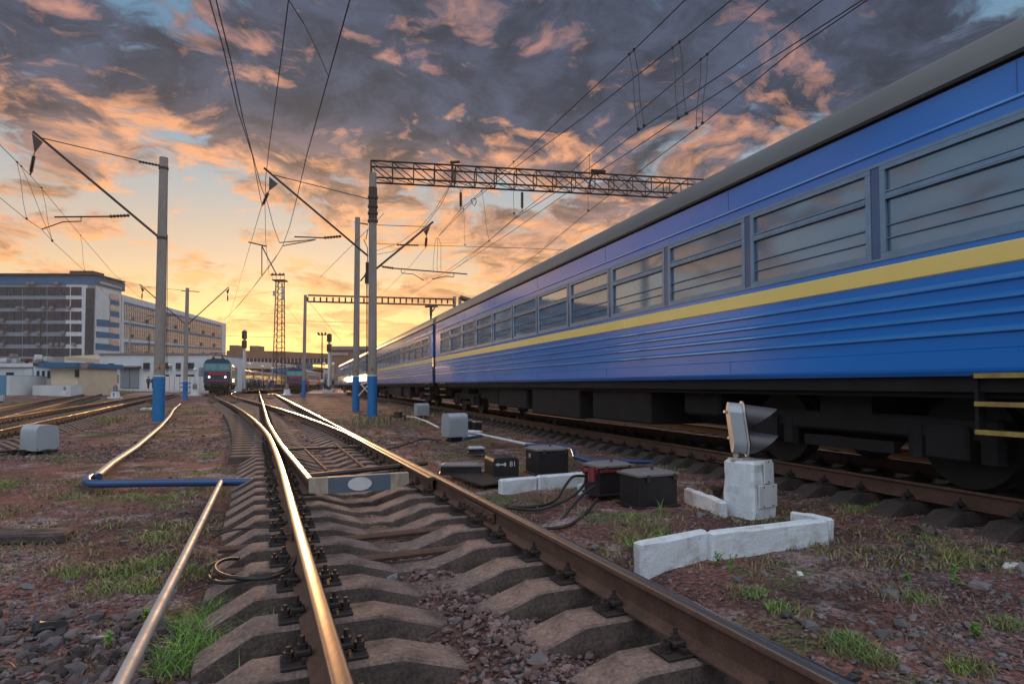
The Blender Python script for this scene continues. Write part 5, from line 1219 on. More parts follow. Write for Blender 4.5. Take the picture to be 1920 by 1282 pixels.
for x, y0, y1 in ((438, 647, 657), (476, 648, 658)): strip(sb, [(x - 8, y1), (x + 8, y1), (x + 8, y0), (x - 8, y0)], 'roof_box', 'st', 6)
for x in (445, 480, 515, 545, 580, 612, 640): 
    p = D(x, 690, Ys + 2); MB().box((p.x, p.y, 3.2), (1.5, 1.5, 7.5)).build('pillar', 'stw', sb)
strip(sb, [(555, 688), (585, 688), (585, 682), (555, 682)], 'sign_panel', 'bblue', 1, Ys - 2)
strip(sb, [(425, 704), (655, 704), (655, 690), (425, 690)], 'back_wall', 'st', 1, Ys + 20)
rb = thing('station_tower_block', 'dark flat roofed building with pale windows right of the far signal', 'building', (xx(640, 200), 200, -.3))
strip(rb, [(618, 722), (700, 722), (700, 652), (618, 652)], 'wall', 'st', 10, 200)
for x in range(621, 650, 4): strip(rb, [(x, 666), (x + 2.4, 666), (x + 2.4, 661), (x, 661)], 'window', 'stw', .3, 199.6)
strip(rb, [(616, 656), (704, 656), (704, 649), (616, 649)], 'roof', 'lid', 12, 199.4)
ar = thing('arched_canopy', 'low dark arched canopy behind the middle locomotive', 'canopy', tuple(D(540, 700, 190)))
MB().prism([D(505 + i * 7, 697 - 9 * math.sin(math.pi * i / 10)**.7, 190) for i in range(11)] + [D(575, 700, 190), D(505, 700, 190)], 0, (0, 10, 0)).build('roof', 'bblue', ar)
for x in (508, 572): MB().tube([D(x, 700, 191), Vector((D(x, 700, 191).x, 191, -.3))], .3, 6).build('column', 'mull', ar)
# platform
pf = MB()
P_ = [G(398, 741, -.25), G(560, 733.5, -.25), G(720, 733, -.25)]
M['plat'] = mat('platform_paving', (.34, .22, .18), .8, 0, (.26, .17, .14), .5, .6, .004, 6)
pf.add([D(440, 738, 75) * 1.0, (D(562, 738, 75)), (D(560, 731, 190)), (D(500, 731, 190))], [(0, 1, 2, 3)])
pf.v = [(v[0], v[1], -.05) for v in pf.v]; pf.prism([pf.v[3], pf.v[2], pf.v[1], pf.v[0]], 0, (0, 0, -.5)); struct(pf.build('platform', 'plat'))
pf = MB().prism([(D(575, 731, 82).x, 82, -.5), (D(650, 731, 80).x, 80, -.5), (D(700, 731, 185).x, 185, -.5), (D(590, 731, 185).x, 185, -.5)], 0, (0, 0, .44)); struct(pf.build('platform', 'plat'))
pf = MB().prism([(D(232, 731, 70).x, 70, -.5), (D(385, 731, 74).x, 74, -.5), (D(385, 731, 89).x, 89, -.5), (D(262, 731, 89).x, 89, -.5)], 0, (0, 0, .42)); struct(pf.build('pavement', 'plat'))
# ------------------------------------------------------------------ floodlight tower
ft = thing('floodlight_tower', 'tall lattice floodlight tower with lamps on a top platform', 'tower', tuple(D(523, 725, 150)))
Yt = 150.; zb0 = -.3; zt0 = D(523, 527, Yt).z; cx = xx(523, Yt)
def corner(k, z): w_ = lerp(1.15, .75, (z - zb0) / (zt0 - zb0)); sx, sy = ((-1, -1), (1, -1), (1, 1), (-1, 1))[k % 4]; return Vector((cx + sx * w_, Yt + sy * w_, z))
m = MB()
for k in range(4): m.tube([corner(k, zb0), corner(k, zt0)], .13, 5)
m.build('legs', 'truss', ft); m = MB(); nb = 18
for i in range(nb):
    z0, z1 = lerp(zb0, zt0, i / nb), lerp(zb0, zt0, (i + 1) / nb)
    for k in range(4): m.tube([corner(k, z0), corner(k + 1, z1)], .05, 4); m.tube([corner(k, z1), corner(k + 1, z1)], .05, 4)
m.build('bracing', 'truss', ft)
MB().box((cx, Yt, zt0 + .1), (3.1, 2.6, .25)).build('platform', 'truss', ft)
m = MB()
for q in (-1.5, -.5, .5, 1.5): m.tube([(cx + q, Yt - 1.2, zt0 + .2), (cx + q, Yt - 1.2, zt0 + 1.2)], .05, 4)
m.tube([(cx - 1.5, Yt - 1.2, zt0 + 1.2), (cx + 1.5, Yt - 1.2, zt0 + 1.2)], .05, 4); m.build('railing', 'truss', ft)
for q in (-1.3, -.45, .5, 1.35): MB().cyl((cx + q, Yt - 1.2, zt0 + 1.5), (cx + q - .3, Yt - 1.7, zt0 + 1.2), .34, .2, n=10).cyl((cx + q, Yt - 1.2, zt0 + 1.2), (cx + q, Yt - 1.2, zt0 + 1.5), .06, n=5).build('floodlight', 'truss', ft)
for q, zz in ((1.1, -2.5), (1.1, -4), (-1.0, -3.2)): MB().bbox((cx + q, Yt - 1, zt0 + zz), (.7, .4, 1.2), b=.08).build('antenna', 'mull', ft)
# ------------------------------------------------------------------ colour light signals (seen from behind)
def signal(px, pyb, pyt, Y, label, heads, base_py):
    p = D(px, pyb, Y); zt2 = D(px, pyt, Y).z; t = thing('signal_mast', label, 'signal', tuple(p)); r = .20
    zb2 = D(px, base_py, Y).z
    MB().cyl(p, (p.x, p.y, zb2), r * 1.1, n=12).build('black_base', 'ink', t); MB().cyl((p.x, p.y, zb2), (p.x, p.y, zt2), r, r * .8, n=12).build('concrete_mast', 'white', t)
    for (y0, y1) in heads:
        za, zc = D(px, y1, Y).z, D(px, y0, Y).z; w_ = 8.2 / F * Y
        h_ = MB().bbox((p.x, p.y - .05, (za + zc) / 2), (w_, .5, zc - za), b=.1).build('signal_head', 'truss', t)
        m = MB()
        for i in range(3): z2 = lerp(za, zc, (i + .5) / 3); m.cyl((p.x, p.y - .32, z2), (p.x, p.y - .42, z2), w_ * .30, n=10)
        m.build('back_cover', 'iron', h_)
    m = MB()
    for s_ in (-.16, .16): m.tube([(p.x + s_ + .3, p.y - .3, p.z), (p.x + s_ + .3, p.y - .3, zt2)], .02, 4)
    for i in range(16): z2 = lerp(p.z, zt2, i / 16); m.tube([(p.x + .14, p.y - .3, z2), (p.x + .46, p.y - .3, z2)], .016, 4)
    m.build('ladder', 'mull', t); MB().box((p.x, p.y, p.z), (1.5, .8, .35)).build('footing', 'wwall', t)
signal(457, 739, 618, 84, 'white signal mast with brown signal heads beside the left locomotive', [(620, 636), (638, 653)], 729)
signal(616.5, 733, 625, 92, 'white signal mast with two brown heads right of the far portal pole', [(626, 641), (645, 660)], 724)
def lamp(px, pyb, pyt, Y, label, globes=1):
    p = D(px, pyb, Y); zt2 = D(px, pyt, Y).z; t = thing('platform_lamp', label, 'lamp', tuple(p), 0, 'globe lamps along the platforms')
    MB().cyl(p, (p.x, p.y, zt2), .07, .045, n=8).build('post', 'white', t); MB().ball((p.x, p.y, zt2 + .2), .30, 10, sq=(1, 1, .8)).cyl((p.x, p.y, zt2 - .05), (p.x, p.y, zt2 + .02), .2, n=8).build('globe', mat('lamp_globe', (.8, .74, .62), .4), t)
for k, (px, yt, Y, l_) in enumerate(((318, 686, 92, 'globe lamp in front of the workshop, left one'), (365, 695, 92, 'globe lamp in front of the workshop, right one'), (466, 684, 110, 'globe lamp just right of the left signal mast'),
                                (491, 689, 112, 'globe lamp left of the floodlight tower'), (510, 692, 125, 'globe lamp close beside the floodlight tower'), (607, 684, 100, 'globe lamp left of the right signal mast'), (624, 684, 104, 'globe lamp right of the right signal mast'))):
    lamp(px, 731, yt, Y, l_)
tl = thing('twin_floodlight', 'slim brown mast with a cluster of lamps left of the right signal', 'lamp', tuple(D(603, 730, 96))); p = D(603, 730, 96); z2 = D(603, 628, 96).z
MB().cyl(p, (p.x, p.y, z2), .13, .09, n=8).build('post', 'truss', tl); m = MB()
for q in (-.5, 0, .5): m.cyl((p.x + q, p.y, z2 + .1), (p.x + q * 1.2, p.y - .3, z2 + .35), .2, .12, n=8)
m.tube([(p.x - .6, p.y, z2), (p.x + .6, p.y, z2)], .05, 4); m.build('lamp_cluster', 'truss', tl)
# small ground signals
def gsig(px, pyb, w_px, Y, label, mark=True):
    p = D(px, pyb, Y); k = w_px / F * Y; t = thing('ground_signal', label, 'signal', tuple(p), 0, 'small ground signals on white blocks')
    MB().box((p.x, p.y, p.z + k * .45), (k, k * .7, k * .95), top=(.8, .9)).box((p.x, p.y, p.z + .03), (k * 1.6, k, .14)).build('block', 'white', t)
    MB().bbox((p.x, p.y, p.z + k * 1.35), (k * .55, k * .4, k * .85), b=.04).ball((p.x, p.y, p.z + k * 1.85), k * .12, 8).build('lamp_head', 'lid', t)
    if mark: MB().prism([(p.x - k * .2, p.y - k * .36, p.z + k * .72), (p.x + k * .2, p.y - k * .36, p.z + k * .72), (p.x + k * .05, p.y - k * .37, p.z + k * .58), (p.x + k * .05, p.y - k * .40, p.z + k * .15), (p.x - k * .05, p.y - k * .40, p.z + k * .15), (p.x - k * .05, p.y - k * .37, p.z + k * .58)], 0, (0, -.02, 0)).build('mark', 'blue', t)
gsig(216, 746, 13, 48, 'white block ground signal with a dark mark, left of the thin post'); gsig(365, 741, 12, 64, 'white ground signal beside the bracketed blue post', False)
gsig(538, 740, 11, 66, 'small grey and white ground signal between the two locomotives', False); gsig(121, 738, 7, 52, 'tiny white ground signal on the weedy bank', False)
# ------------------------------------------------------------------ people
M['skin'] = mat('skin', (.42, .24, .17), .6)
def cloth(n, c): return mat('cloth_' + n, c, .9, 0, tuple(v * .7 for v in c), 8, .6)
CL = dict(orange=(.80, .10, .02), navy=(.03, .05, .10), black=(.02, .02, .025), blue=(.06, .14, .28), teal=(.03, .16, .16), grey=(.16, .16, .17), white=(.6, .58, .55), red=(.35, .04, .04), brown=(.12, .07, .05), tan=(.35, .26, .18))
for n, c in CL.items(): M['c_' + n] = cloth(n, c)
def skinmesh(name, V, E, Rd, mt, par, sub=1):
    me = bpy.data.meshes.new(name); me.from_pydata(V, E, []); o = bpy.data.objects.new(name, me); COL.objects.link(o); o.parent = par; me.materials.append(M[mt])
    md = o.modifiers.new('skin', 'SKIN'); sv = me.skin_vertices[0].data
    for i, r in enumerate(Rd): sv[i].radius = (r, r) if not isinstance(r, tuple) else r
    sv[0].use_root = True; md.use_smooth_shade = True; s_ = o.modifiers.new('sub', 'SUBSURF'); s_.levels = sub; s_.render_levels = sub; return o
def person(px, pyb, Y, label, top, legs, stride=.12, hgt=1.72, face=0., bag=False, grp='people waiting by the trains'):
    p = D(px, pyb, Y); t = thing('person', label, 'person', tuple(p), face, grp); k = hgt / 1.72; s_ = stride
    V = [(0, 0, .95), (0, 0, 1.15), (0, 0, 1.38), (0, .01, 1.50), (0, .03, 1.56), (0, .03, 1.66),
         (-.10, s_ * .3, .88), (-.11, s_, .50), (-.11, s_ * 1.1, .08), (-.11, s_ * 1.1 + .15, .04),
         (.10, -s_ * .3, .88), (.11, -s_ * .8, .50), (.11, -s_ * 1.5, .10), (.11, -s_ * 1.5 + .14, .04),
         (-.19, 0, 1.40), (-.24, -s_ * .6, 1.14), (-.24, s_ * .2, .90), (-.235, s_ * .35, .80), (.19, 0, 1.40), (.24, s_ * .6, 1.14), (.24, s_ * 1.3, .92), (.235, s_ * 1.5, .82)]
    E = [(0, 1), (1, 2), (2, 3), (3, 4), (4, 5), (0, 6), (6, 7), (7, 8), (8, 9), (0, 10), (10, 11), (11, 12), (12, 13), (2, 14), (14, 15), (15, 16), (16, 17), (2, 18), (18, 19), (19, 20), (20, 21)]
    Rd = [.13, .12, .14, .055, .075, .085, .085, .055, .04, .035, .085, .055, .04, .035, .06, .042, .033, .03, .06, .042, .033, .03]
    sc = lambda q: [(x * k, y * k, z * k) for x, y, z in q]
    skinmesh('body', sc(V), E, [r * k for r in Rd], 'skin', t)
    jv = [0, 1, 2, 14, 15, 16, 18, 19, 20]; jm = {v: i for i, v in enumerate(jv)}
    skinmesh('jacket', sc([V[i] for i in jv]), [(jm[a], jm[b]) for a, b in E if a in jm and b in jm], [(.17 if i < 2 else .18 if i == 2 else .075 if i in (14, 18) else .06) * k for i in jv], 'c_' + top, t)
    lv = [0, 6, 7, 8, 10, 11, 12]; lm = {v: i for i, v in enumerate(lv)}
    skinmesh('trousers', sc([V[i] for i in lv]), [(lm[a], lm[b]) for a, b in E if a in lm and b in lm], [(.145 if i == 0 else .10 if i in (6, 10) else .072) * k for i in lv], 'c_' + legs, t)
    MB().ball((0, .01, 1.655 * k), .105 * k, 10, sq=(.95, 1.05, .95)).build('hair', 'c_' + ('brown' if int(px) % 2 else 'black'), t, world=False)
    if bag: MB().bbox((.32, .05, .62), (.12, .36, .30), b=.04).build('bag', 'c_' + bag, t, world=False)
    return t
person(596.5, 732.5, 88, 'person in a bright orange vest walking away on the right platform', 'orange', 'black', .16)
person(604, 730, 90, 'person in pale jacket and light trousers beside the orange vest', 'white', 'blue', .14)
person(608.5, 729, 92, 'person in dark brown coat at the foot of the slim mast', 'brown', 'black', .08)
person(624, 729, 98, 'person in black next to the right signal mast', 'black', 'black', .06)
person(577, 729, 92, 'person in a red top bending near the far portal pole', 'red', 'red', .05, 1.5)
person(278, 729, 84, 'person in dark clothes by the lattice post', 'navy', 'black', .08); person(287, 729, 84, 'person in black left of the large blue post', 'black', 'black', .05)
cr_ = [(461, 'teal', 'black', 'person in teal at the left end of the crowd'), (464.5, 'grey', 'navy', 'person in grey standing second in the crowd'), (468, 'white', 'black', 'person in a white shirt in the crowd'), (471, 'blue', 'navy', 'person in blue in the left part of the crowd'),
       (475, 'teal', 'blue', 'person in teal jacket and blue trousers in the crowd'), (478, 'black', 'black', 'person all in black in the middle of the crowd'), (482, 'tan', 'navy', 'person in a tan coat in the crowd'), (485.5, 'blue', 'black', 'person in blue jacket and black trousers in the crowd'),
       (489, 'navy', 'teal', 'person in navy with teal trousers in the crowd'), (494, 'red', 'black', 'person in dark red near the crowd end'), (500, 'grey', 'tan', 'person in grey with tan trousers near the tower'), (504, 'white', 'blue', 'person in white and blue left of the tower foot'), (508, 'black', 'navy', 'person in black jacket by the tower foot'), (512, 'navy', 'grey', 'person in navy jacket and grey trousers by the tower')]
for k, (px, a, b, l_) in enumerate(cr_): person(px, 727.5 + (k % 3) * .5, 104 - (k % 4) * 3, l_, a, b, .03 + .05 * (k % 3), 1.62 + .04 * (k % 4), face=(k * 1.3) % 6.28, bag='black' if k % 4 == 0 else False, grp='crowd on the left platform')
# blocks behind and to the left of the camera: they show in the train's windows
nb = thing('neighbour_block', 'grey apartment block standing outside the picture on the left', 'building', (-75, 30, -.3))
MB().box((-80, 22, 8), (12, 60, 17)).build('wall', 'bwall', nb)
for r_i in range(5):
    for c_i in range(12):
        f = MB().box((-73.95, -5 + c_i * 4.8, 2.2 + r_i * 3.2), (.12, 2.0 if (c_i + r_i) % 3 else 1.4, 1.7)).build('window', 'bglass' if (c_i * 7 + r_i * 3) % 5 else 'white', nb)

yw = thing('backdrop_wall', 'added dark backdrop wall beyond the moving train, closing the bright gaps beneath it', 'wall', (12, 20, -.3))  # unseen wall, added so the gaps under the train look dark
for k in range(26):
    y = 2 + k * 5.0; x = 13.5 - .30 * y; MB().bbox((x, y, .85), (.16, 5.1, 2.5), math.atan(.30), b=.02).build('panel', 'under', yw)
# ------------------------------------------------------------------ stones, grass, weeds
def rocks(n, region, smin, smax, name, label, cols, seed, zoff=0., dens=None, island=.45):
    r = np.random.default_rng(seed)
    import bmesh
    T = []
    for k in range(6):
        bm = bmesh.new(); bmesh.ops.create_icosphere(bm, subdivisions=1, radius=1)
        bm.verts.ensure_lookup_table(); co = np.array([v.co[:] for v in bm.verts]); fa = np.array([[v.index for v in f.verts] for f in bm.faces]); bm.free()
        co *= r.uniform(.50, 1.18, (len(co), 1)); co *= r.uniform(.6, 1.2, (1, 3)); T.append((co, fa))
    X, Y = region(r, n)
    if dens is not None:
        keep = r.random(len(X)) < dens(X, Y); X, Y = X[keep], Y[keep]
    Z = gz(X, Y); s_ = smin * (smax / smin) ** (r.random(len(X)) ** 2.4)
    V = []; Fc = []; o = 0
    for k in range(6):
        m_ = np.arange(len(X)) % 6 == k; c = m_.sum()
        if not c: continue
        co, fa = T[k]; q = r.normal(size=(c, 4)); q /= np.linalg.norm(q, axis=1, keepdims=True); w_, x, y, z = q.T
        Rm = np.stack([np.stack([1 - 2 * (y * y + z * z), 2 * (x * y - z * w_), 2 * (x * z + y * w_)], -1), np.stack([2 * (x * y + z * w_), 1 - 2 * (x * x + z * z), 2 * (y * z - x * w_)], -1), np.stack([2 * (x * z - y * w_), 2 * (y * z + x * w_), 1 - 2 * (x * x + y * y)], -1)], 1)
        P_ = np.einsum('cij,vj->cvi', Rm, co) * s_[m_][:, None, None]; P_[:, :, 2] *= .72
        P_ += np.stack([X[m_], Y[m_], Z[m_] + s_[m_] * .25 + zoff], -1)[:, None, :]
        V.append(P_.reshape(-1, 3)); Fc.append((fa[None] + (np.arange(c) * len(co))[:, None, None]).reshape(-1, 3) + o); o += c * len(co)
    ob_ = npmesh(name, np.concatenate(V), np.concatenate(Fc), [cols]); return stuff(ob_, label, 'stones')
M['rk1'] = mat('ballast_stone', (.20, .125, .115), .9, 0, (.12, .085, .085), 14, .8, island=.6)
M['rk2'] = mat('grey_stone', (.17, .155, .16), .9, 0, (.09, .085, .09), 9, .8, .004, 40, island=.6)
def view_region(y0, y1, x0px, x1px):
    def f(r, n):
        u = r.random(n); Y = 1 / (1 / y0 + (1 / y1 - 1 / y0) * u); px = r.uniform(x0px, x1px, n); return (px - PX0) / F * Y * 1.01, Y
    return f
def offtrack(X, Y):
    d = np.abs(X - (1.18 + SL * Y)) * .92; return d
def d_all(X, Y): return .30 + .9 * (fbm(X, Y, 1.1, 3, 21) > .05)
rocks(34000, view_region(1.9, 13, -60, 1980), .007, .026, 'gravel', 'reddish brown gravel scattered over the whole near ground', 'rk1', 2, dens=d_all)
rocks(16000, view_region(11, 42, -60, 1300), .018, .055, 'gravel', 'reddish gravel over the middle distance ground', 'rk1', 22, dens=lambda X, Y: (.2 + .9 * (fbm(X, Y, .5, 3, 41) > .05)) * (X < 4.2 - .346 * Y))
rocks(9000, view_region(1.9, 7, -60, 1980), .010, .034, 'gravel', 'grey and purple gravel mixed into the near ground', 'rk2', 5, dens=lambda X, Y: .25 + .9 * (fbm(X, Y, .9, 3, 33) > .1))
M['rk3'] = mat('rubble_stone', (.13, .10, .10), .9, 0, (.06, .055, .06), 5, .9, .004, 40, island=.75)
def tr_region(r, n):
    Y = 1.7 + 3.3 * r.random(n) ** 1.2; X = 1.45 + SL * Y + r.normal(size=n) * .34; return X, Y
rocks(4200, tr_region, .008, .042, 'ballast', 'coarse ballast heaped between the rails in the nearest cribs', 'rk1', 8, .01)
rocks(1300, lambda r, n: ((lambda Y: (r.uniform(-60, 330, n) - PX0) / F * Y)(2.2 + 1.5 * r.random(n)), 2.2 + 1.5 * r.random(n)), .012, .062, 'rubble', 'dark rubble stones in the lower left corner', 'rk3', 12, .0)
rocks(240, view_region(2.2, 9, 0, 1920), .022, .075, 'loose_stones', 'scattered larger stones lying about the yard ground', 'rk2', 14, 0.)
rocks(5000, lambda r, n: ((lambda Y: (7.39 - .346 * Y + r.uniform(-2.0, -.75, n), Y))(3.5 + 16 * r.random(n))), .012, .035, 'ballast', 'ballast along the near side of the moving train track', 'rk1', 15, 0.)
def grass(name, label, spots, n_per, hmin, hmax, cmat, seed, spread=1., wdt=.004, segs=3, lean=.5):
    r = np.random.default_rng(seed); V = []; Fc = []; o = 0
    for (cx, cy, rad, k) in spots:
        n = int(n_per * k); a = r.uniform(0, 6.28, n); d = rad * np.sqrt(r.random(n)) ; X = cx + d * np.cos(a); Y = cy + d * np.sin(a); Z = gz(X, Y)
        hh = r.uniform(hmin, hmax, n) * (1.15 - .5 * d / rad); la = r.uniform(0, 6.28, n); ln = lean * hh * r.uniform(.2, 1, n); wa = r.uniform(0, 3.14, n)
        P_ = np.zeros((n, 2 * segs + 1, 3))
        for s_ in range(segs + 1):
            t = s_ / segs; x = X + np.cos(la) * ln * t * t; y = Y + np.sin(la) * ln * t * t; z = Z + hh * t * (1 - .25 * t * lean); w_ = wdt * (1 - t * .8)
            if s_ < segs: P_[:, 2 * s_] = np.stack([x - np.cos(wa) * w_, y - np.sin(wa) * w_, z], -1); P_[:, 2 * s_ + 1] = np.stack([x + np.cos(wa) * w_, y + np.sin(wa) * w_, z], -1)
            else: P_[:, 2 * segs] = np.stack([x, y, z], -1)
        fs = []
        for s_ in range(segs - 1): fs += [(2 * s_, 2 * s_ + 1, 2 * s_ + 3), (2 * s_, 2 * s_ + 3, 2 * s_ + 2)]
        fs.append((2 * segs - 2, 2 * segs - 1, 2 * segs)); fs = np.array(fs); m_ = 2 * segs + 1
        V.append(P_.reshape(-1, 3)); Fc.append((fs[None] + (np.arange(n) * m_)[:, None, None]).reshape(-1, 3) + o); o += n * m_
    return stuff(npmesh(name, np.concatenate(V), np.concatenate(Fc), [cmat], smooth=True), label, 'grass')
def leafmat(name, c, c2):
    m = mat(name, c, .6, 0, c2, 3, .9, island=.45); b = m.node_tree.nodes['Principled BSDF']; b.inputs['Subsurface Weight'].default_value = 0; return m
M['gr1'] = leafmat('grass_green', (.15, .33, .06), (.22, .30, .07)); M['gr2'] = leafmat('grass_dull', (.16, .20, .07), (.30, .22, .11)); M['gr3'] = leafmat('dry_grass', (.30, .20, .14), (.20, .13, .10)); M['leaf'] = leafmat('weed_leaf', (.10, .27, .05), (.16, .30, .05))
def sp(lst): return [(G(x, y, -.34).x, G(x, y, -.34).y, w_ / F * G(x, y, -.34).y, k) for x, y, w_, k in lst]
grass('grass', 'bright green grass between the near sleepers and rails', sp([(355, 1215, 60, 1.2), (505, 1190, 50, 1.0), (395, 1140, 30, .6), (320, 1240, 40, .6), (370, 1190, 45, 1), (350, 1165, 30, .6), (480, 1215, 60, 1.3), (540, 1200, 35, .8), (430, 1230, 40, .7), (450, 1290, 30, .5), (560, 1090, 20, .2), (1240, 975, 8, .1)]), 250, .05, .24, 'gr1', 3, wdt=.0028, lean=1.3)
tufts = [(285, 1050, 60, 1.2), (200, 1100, 60, .8), (150, 1070, 40, .6), (290, 1090, 50, 1), (300, 1010, 50, .8), (240, 1065, 60, .8), (360, 1060, 40, .6), (270, 930, 40, .7), (330, 925, 60, .8), (150, 900, 50, .6), (30, 905, 40, .8), (140, 920, 40, .5),
         (440, 920, 40, .8), (250, 820, 60, .7), (380, 840, 60, .6), (120, 860, 60, .6), (1200, 985, 40, .9), (1180, 1015, 40, 1), (1230, 1000, 30, .7), (1590, 1215, 50, 1), (1640, 1235, 40, .7), (1880, 1170, 30, .7), (1800, 1050, 40, .8), (1480, 1150, 40, .5), (1660, 945, 50, .7), (1600, 960, 40, .6),
         (1700, 1120, 60, .5), (1400, 1120, 40, .5), (1820, 1250, 40, .6), (1500, 1000, 30, .3), (850, 850, 60, .8), (900, 830, 50, .7), (810, 790, 40, .7), (770, 800, 40, .7), (740, 790, 50, .8), (960, 810, 40, .6), (1030, 815, 20, .5), (1150, 830, 40, .5), (1270, 880, 60, .5), (720, 790, 50, .6), (640, 770, 60, .5), (1620, 900, 40, .4), (1740, 1010, 40, .4)]
grass('grass', 'dull green low weeds in patches over the yard ground', sp(tufts), 330, .03, .11, 'gr2', 4, wdt=.004, lean=1.2)
grass('grass', 'fresh green tufts among the low weeds', sp([(x + random.uniform(-20, 20), y + random.uniform(-6, 10), w_ * .6, k * .6) for x, y, w_, k in tufts]), 240, .03, .10, 'gr1', 6, wdt=.004, lean=1.2)
r_ = random.Random(8); dry = [(r_.uniform(0, 1920), r_.uniform(800, 1250), r_.uniform(30, 90), r_.uniform(.1, .4)) for _ in range(60)]
dry = [q for q in dry if not (q[0] > 430 + 0 and abs(q[0] - lerp(480, 1110, (q[1] - 722) / 560)) < (q[1] - 722) * .95)]
grass('dry_grass', 'dry brownish stalks standing thinly over the gravel', sp(dry + [(1060, 925, 60, 1.2), (1000, 930, 40, .8), (900, 880, 60, .8), (860, 885, 30, .5), (1120, 985, 40, .5), (1700, 940, 60, .6), (1850, 970, 60, .6), (760, 800, 80, .8), (700, 790, 60, .8)]), 260, .04, .13, 'gr3', 9, wdt=.0022, lean=1.)
mid = []
for i in range(700):
    Y = 1 / r_.uniform(1 / 34, 1 / 4.5); px = r_.uniform(-40, 1900); X = (px - PX0) / F * Y
    if min(abs(X - T0(Y)), abs(X - R1(Y) - .9)) < 1.45 or abs(X - TT(Y)) < 1.5 or X > TT(Y) or abs(X - T2(Y)) < 1.4: continue
    mid.append((X, Y, .10 + .05 * r_.random() * Y ** .5, .10 + .25 * r_.random()))
grass('grass', 'thin low weeds dotted over the open ground between the tracks', mid, 120, .03, .10, 'gr2', 31, wdt=.006, lean=1.2)
far = []
for i in range(150):
    px, py = r_.uniform(-20, 250), r_.uniform(729, 742); far.append((px, py, 14, .35))
for i in range(90):
    px, py = r_.uniform(0, 1000), r_.uniform(742, 800)
    if px < 380 or px > 640: far.append((px, py, 22, .22))
grass('grass', 'yellow green grass bank before the far left huts', sp(far), 260, .12, .42, 'gr2', 10, wdt=.016, lean=.7)
# leafy weeds, one by one
def weed(px, py, hgt, n, label, stems=3, lsz=.035, z0=None):
    p = G(px, py, -.33); p.z = gzf(p.x, p.y) if z0 is None else z0; t = thing('weed', label, 'plant', tuple(p), 0, 'leafy weeds in the yard'); rr = random.Random(int(px * 7 + py)); st = MB(); lf = MB()
    for s_ in range(stems):
        a = rr.uniform(0, 6.28); ln = rr.uniform(.1, .45) * hgt if stems > 1 else .05 * hgt; h_ = hgt * rr.uniform(.7, 1)
        pts = [p + Vector((math.cos(a) * ln * q * q, math.sin(a) * ln * q * q, h_ * q)) for q in (0, .35, .7, 1)]; st.tube(pts, [.004, .0035, .003, .0015], 5)
        for i in range(n):
            q = .15 + .85 * (i + 1) / n; b = lerp(pts[0], pts[-1], q) if q < .99 else pts[-1]; b = p + Vector((math.cos(a) * ln * q * q, math.sin(a) * ln * q * q, h_ * q)); la = rr.uniform(0, 6.28) if i < n else 0; d = Vector((math.cos(la), math.sin(la), rr.uniform(.1, .7))).normalized()
            sd_ = d.cross(Vector((0, 0, 1))).normalized(); s2 = lsz * rr.uniform(.7, 1.2) * (1.1 - .4 * q); m_ = b + d * s2 * .55 + Vector((0, 0, .004)); up2 = sd_.cross(d)
            lf.add([b, m_ + sd_ * s2 * .36 + up2 * s2 * .06, b + d * s2 * 1.25 - Vector((0, 0, s2 * .15)), m_ - sd_ * s2 * .36 + up2 * s2 * .06, m_], [(0, 4, 1), (1, 4, 2), (2, 4, 3), (3, 4, 0)])
    st.build('stem', 'leaf', t); lf.build('leaves', 'leaf', t)
weed(688, 1178, .17, 9, 'leafy weed growing right of the near left rail', 3, .034); weed(728, 1262, .13, 6, 'broad leaved seedling right of the nearest sleepers', 3, .045, -.36); weed(402, 1058, .11, 8, 'pale green weed left of the cable loops', 4, .035)
weed(1792, 1098, .17, 16, 'upright leafy weed at far right', 1, .045); weed(1408, 1030, .13, 14, 'upright weed in front of the long white kerb', 1, .03); weed(1345, 1060, .12, 12, 'weed in the gap between the two white kerbs', 3, .03); weed(1368, 1075, .15, 16, 'tall thin weed before the white kerb', 2, .028)
weed(1285, 1045, .12, 12, 'bushy weed before the short kerb', 4, .028); weed(1830, 1190, .09, 10, 'small bright weed at the right edge', 4, .035); weed(965, 1150, .06, 9, 'small weed between the nearest right sleepers', 5, .02); weed(1040, 805, .28, 14, 'green weed at the rail of the moving train', 4, .07)
weed(1700, 1090, .07, 9, 'low weed on the dark gravel at right', 5, .03); weed(1600, 880, .16, 10, 'weed by the rail behind the signal', 4, .04); weed(1500, 900, .12, 8, 'tiny weed beside the signal block', 3, .035); weed(205, 1200, .09, 8, 'small weed among the rubble at lower left', 4, .03); weed(278, 1150, .10, 9, 'green weed beside the silvery pipe', 5, .035)
weed(1050, 905, .11, 14, 'dark green bush of weed in front of the white kerb', 6, .03); weed(460, 1275, .09, 9, 'leafy weed at the bottom edge left of the rail', 5, .04)

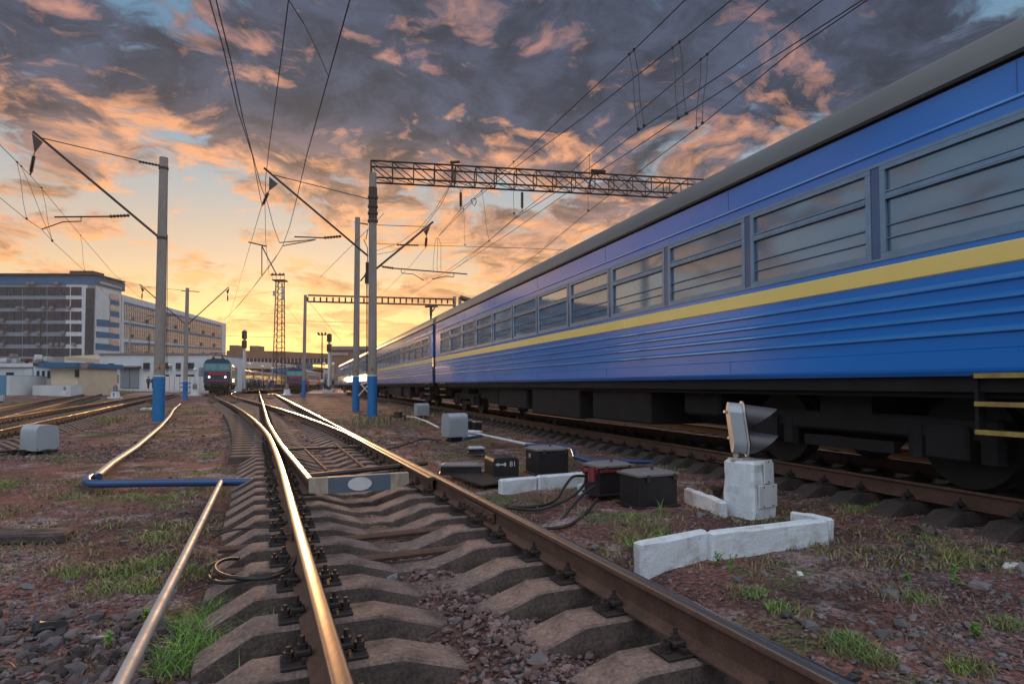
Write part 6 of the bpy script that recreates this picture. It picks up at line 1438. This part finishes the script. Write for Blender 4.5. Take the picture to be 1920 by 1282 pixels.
def litter(n, seed):
    r = random.Random(seed); mb = MB()
    for i in range(n):
        Y = 1 / r.uniform(1 / 9, 1 / 2.1); px = r.uniform(-20, 1900); X = (px - PX0) / F * Y
        if abs(X - T0(Y)) < 1.5 or X > TT(Y) - 1.6: continue
        z = gzf(X, Y) + .012; a = r.uniform(0, 6.28); l_ = r.uniform(.03, .13); d = Vector((math.cos(a), math.sin(a), r.uniform(-.05, .12)))
        p = Vector((X, Y, z)); mb.tube([p, p + d * l_ * .5 + Vector((0, 0, .006)), p + d * l_], [.0022, .002, .001], 3)
    return stuff(mb.build('dead_stems', 'gr3'), 'dead straw coloured stems lying over the near ground', 'dead stems')
litter(900, 4)
for (px, py, s_, mt_, l_) in ((1895, 1062, .07, 'white', 'pale flat stone chip at the right edge'), (1840, 1100, .08, 'lid', 'bluish grey stone shard at the right edge'), (1735, 1000, .16, 'conc', 'half buried broken concrete lump at right'), (1500, 1075, .04, 'white', 'small white pebble below the long kerb'),
                          (190, 1185, .07, 'lid', 'pale grey stone in the lower left rubble'), (95, 1170, .10, 'ink', 'black clinker lump in the lower left rubble'), (1000, 1125, .05, 'conctop', 'flat brownish stone between the near right sleepers')):
    o = MB().bbox((0, 0, 0), (s_ * 1.5, s_, s_ * .5), b=s_ * .12).build('stone', mt_); rough(o, s_ * .3, 3, int(px), 14); p = G(px, py, -.33); o.location = (p.x, p.y, gzf(p.x, p.y) + s_ * .15); o.rotation_euler = (.1, .15, px); tag(o, l_, 'stone')
# ------------------------------------------------------------------ haze
hm = bpy.data.materials.new('haze'); hm.use_nodes = True; t = hm.node_tree; t.nodes.clear()
v = t.nodes.new('ShaderNodeVolumePrincipled'); v.inputs['Density'].default_value = .0003; v.inputs['Color'].default_value = (1, .93, .82, 1); v.inputs['Anisotropy'].default_value = .40
t.links.new(v.outputs[0], t.nodes.new('ShaderNodeOutputMaterial').inputs['Volume'])
hz = MB().box((0, 400, 19), (1700, 900, 42)).build('haze', hm); stuff(hz, 'thin warm evening haze over the whole yard', 'haze')
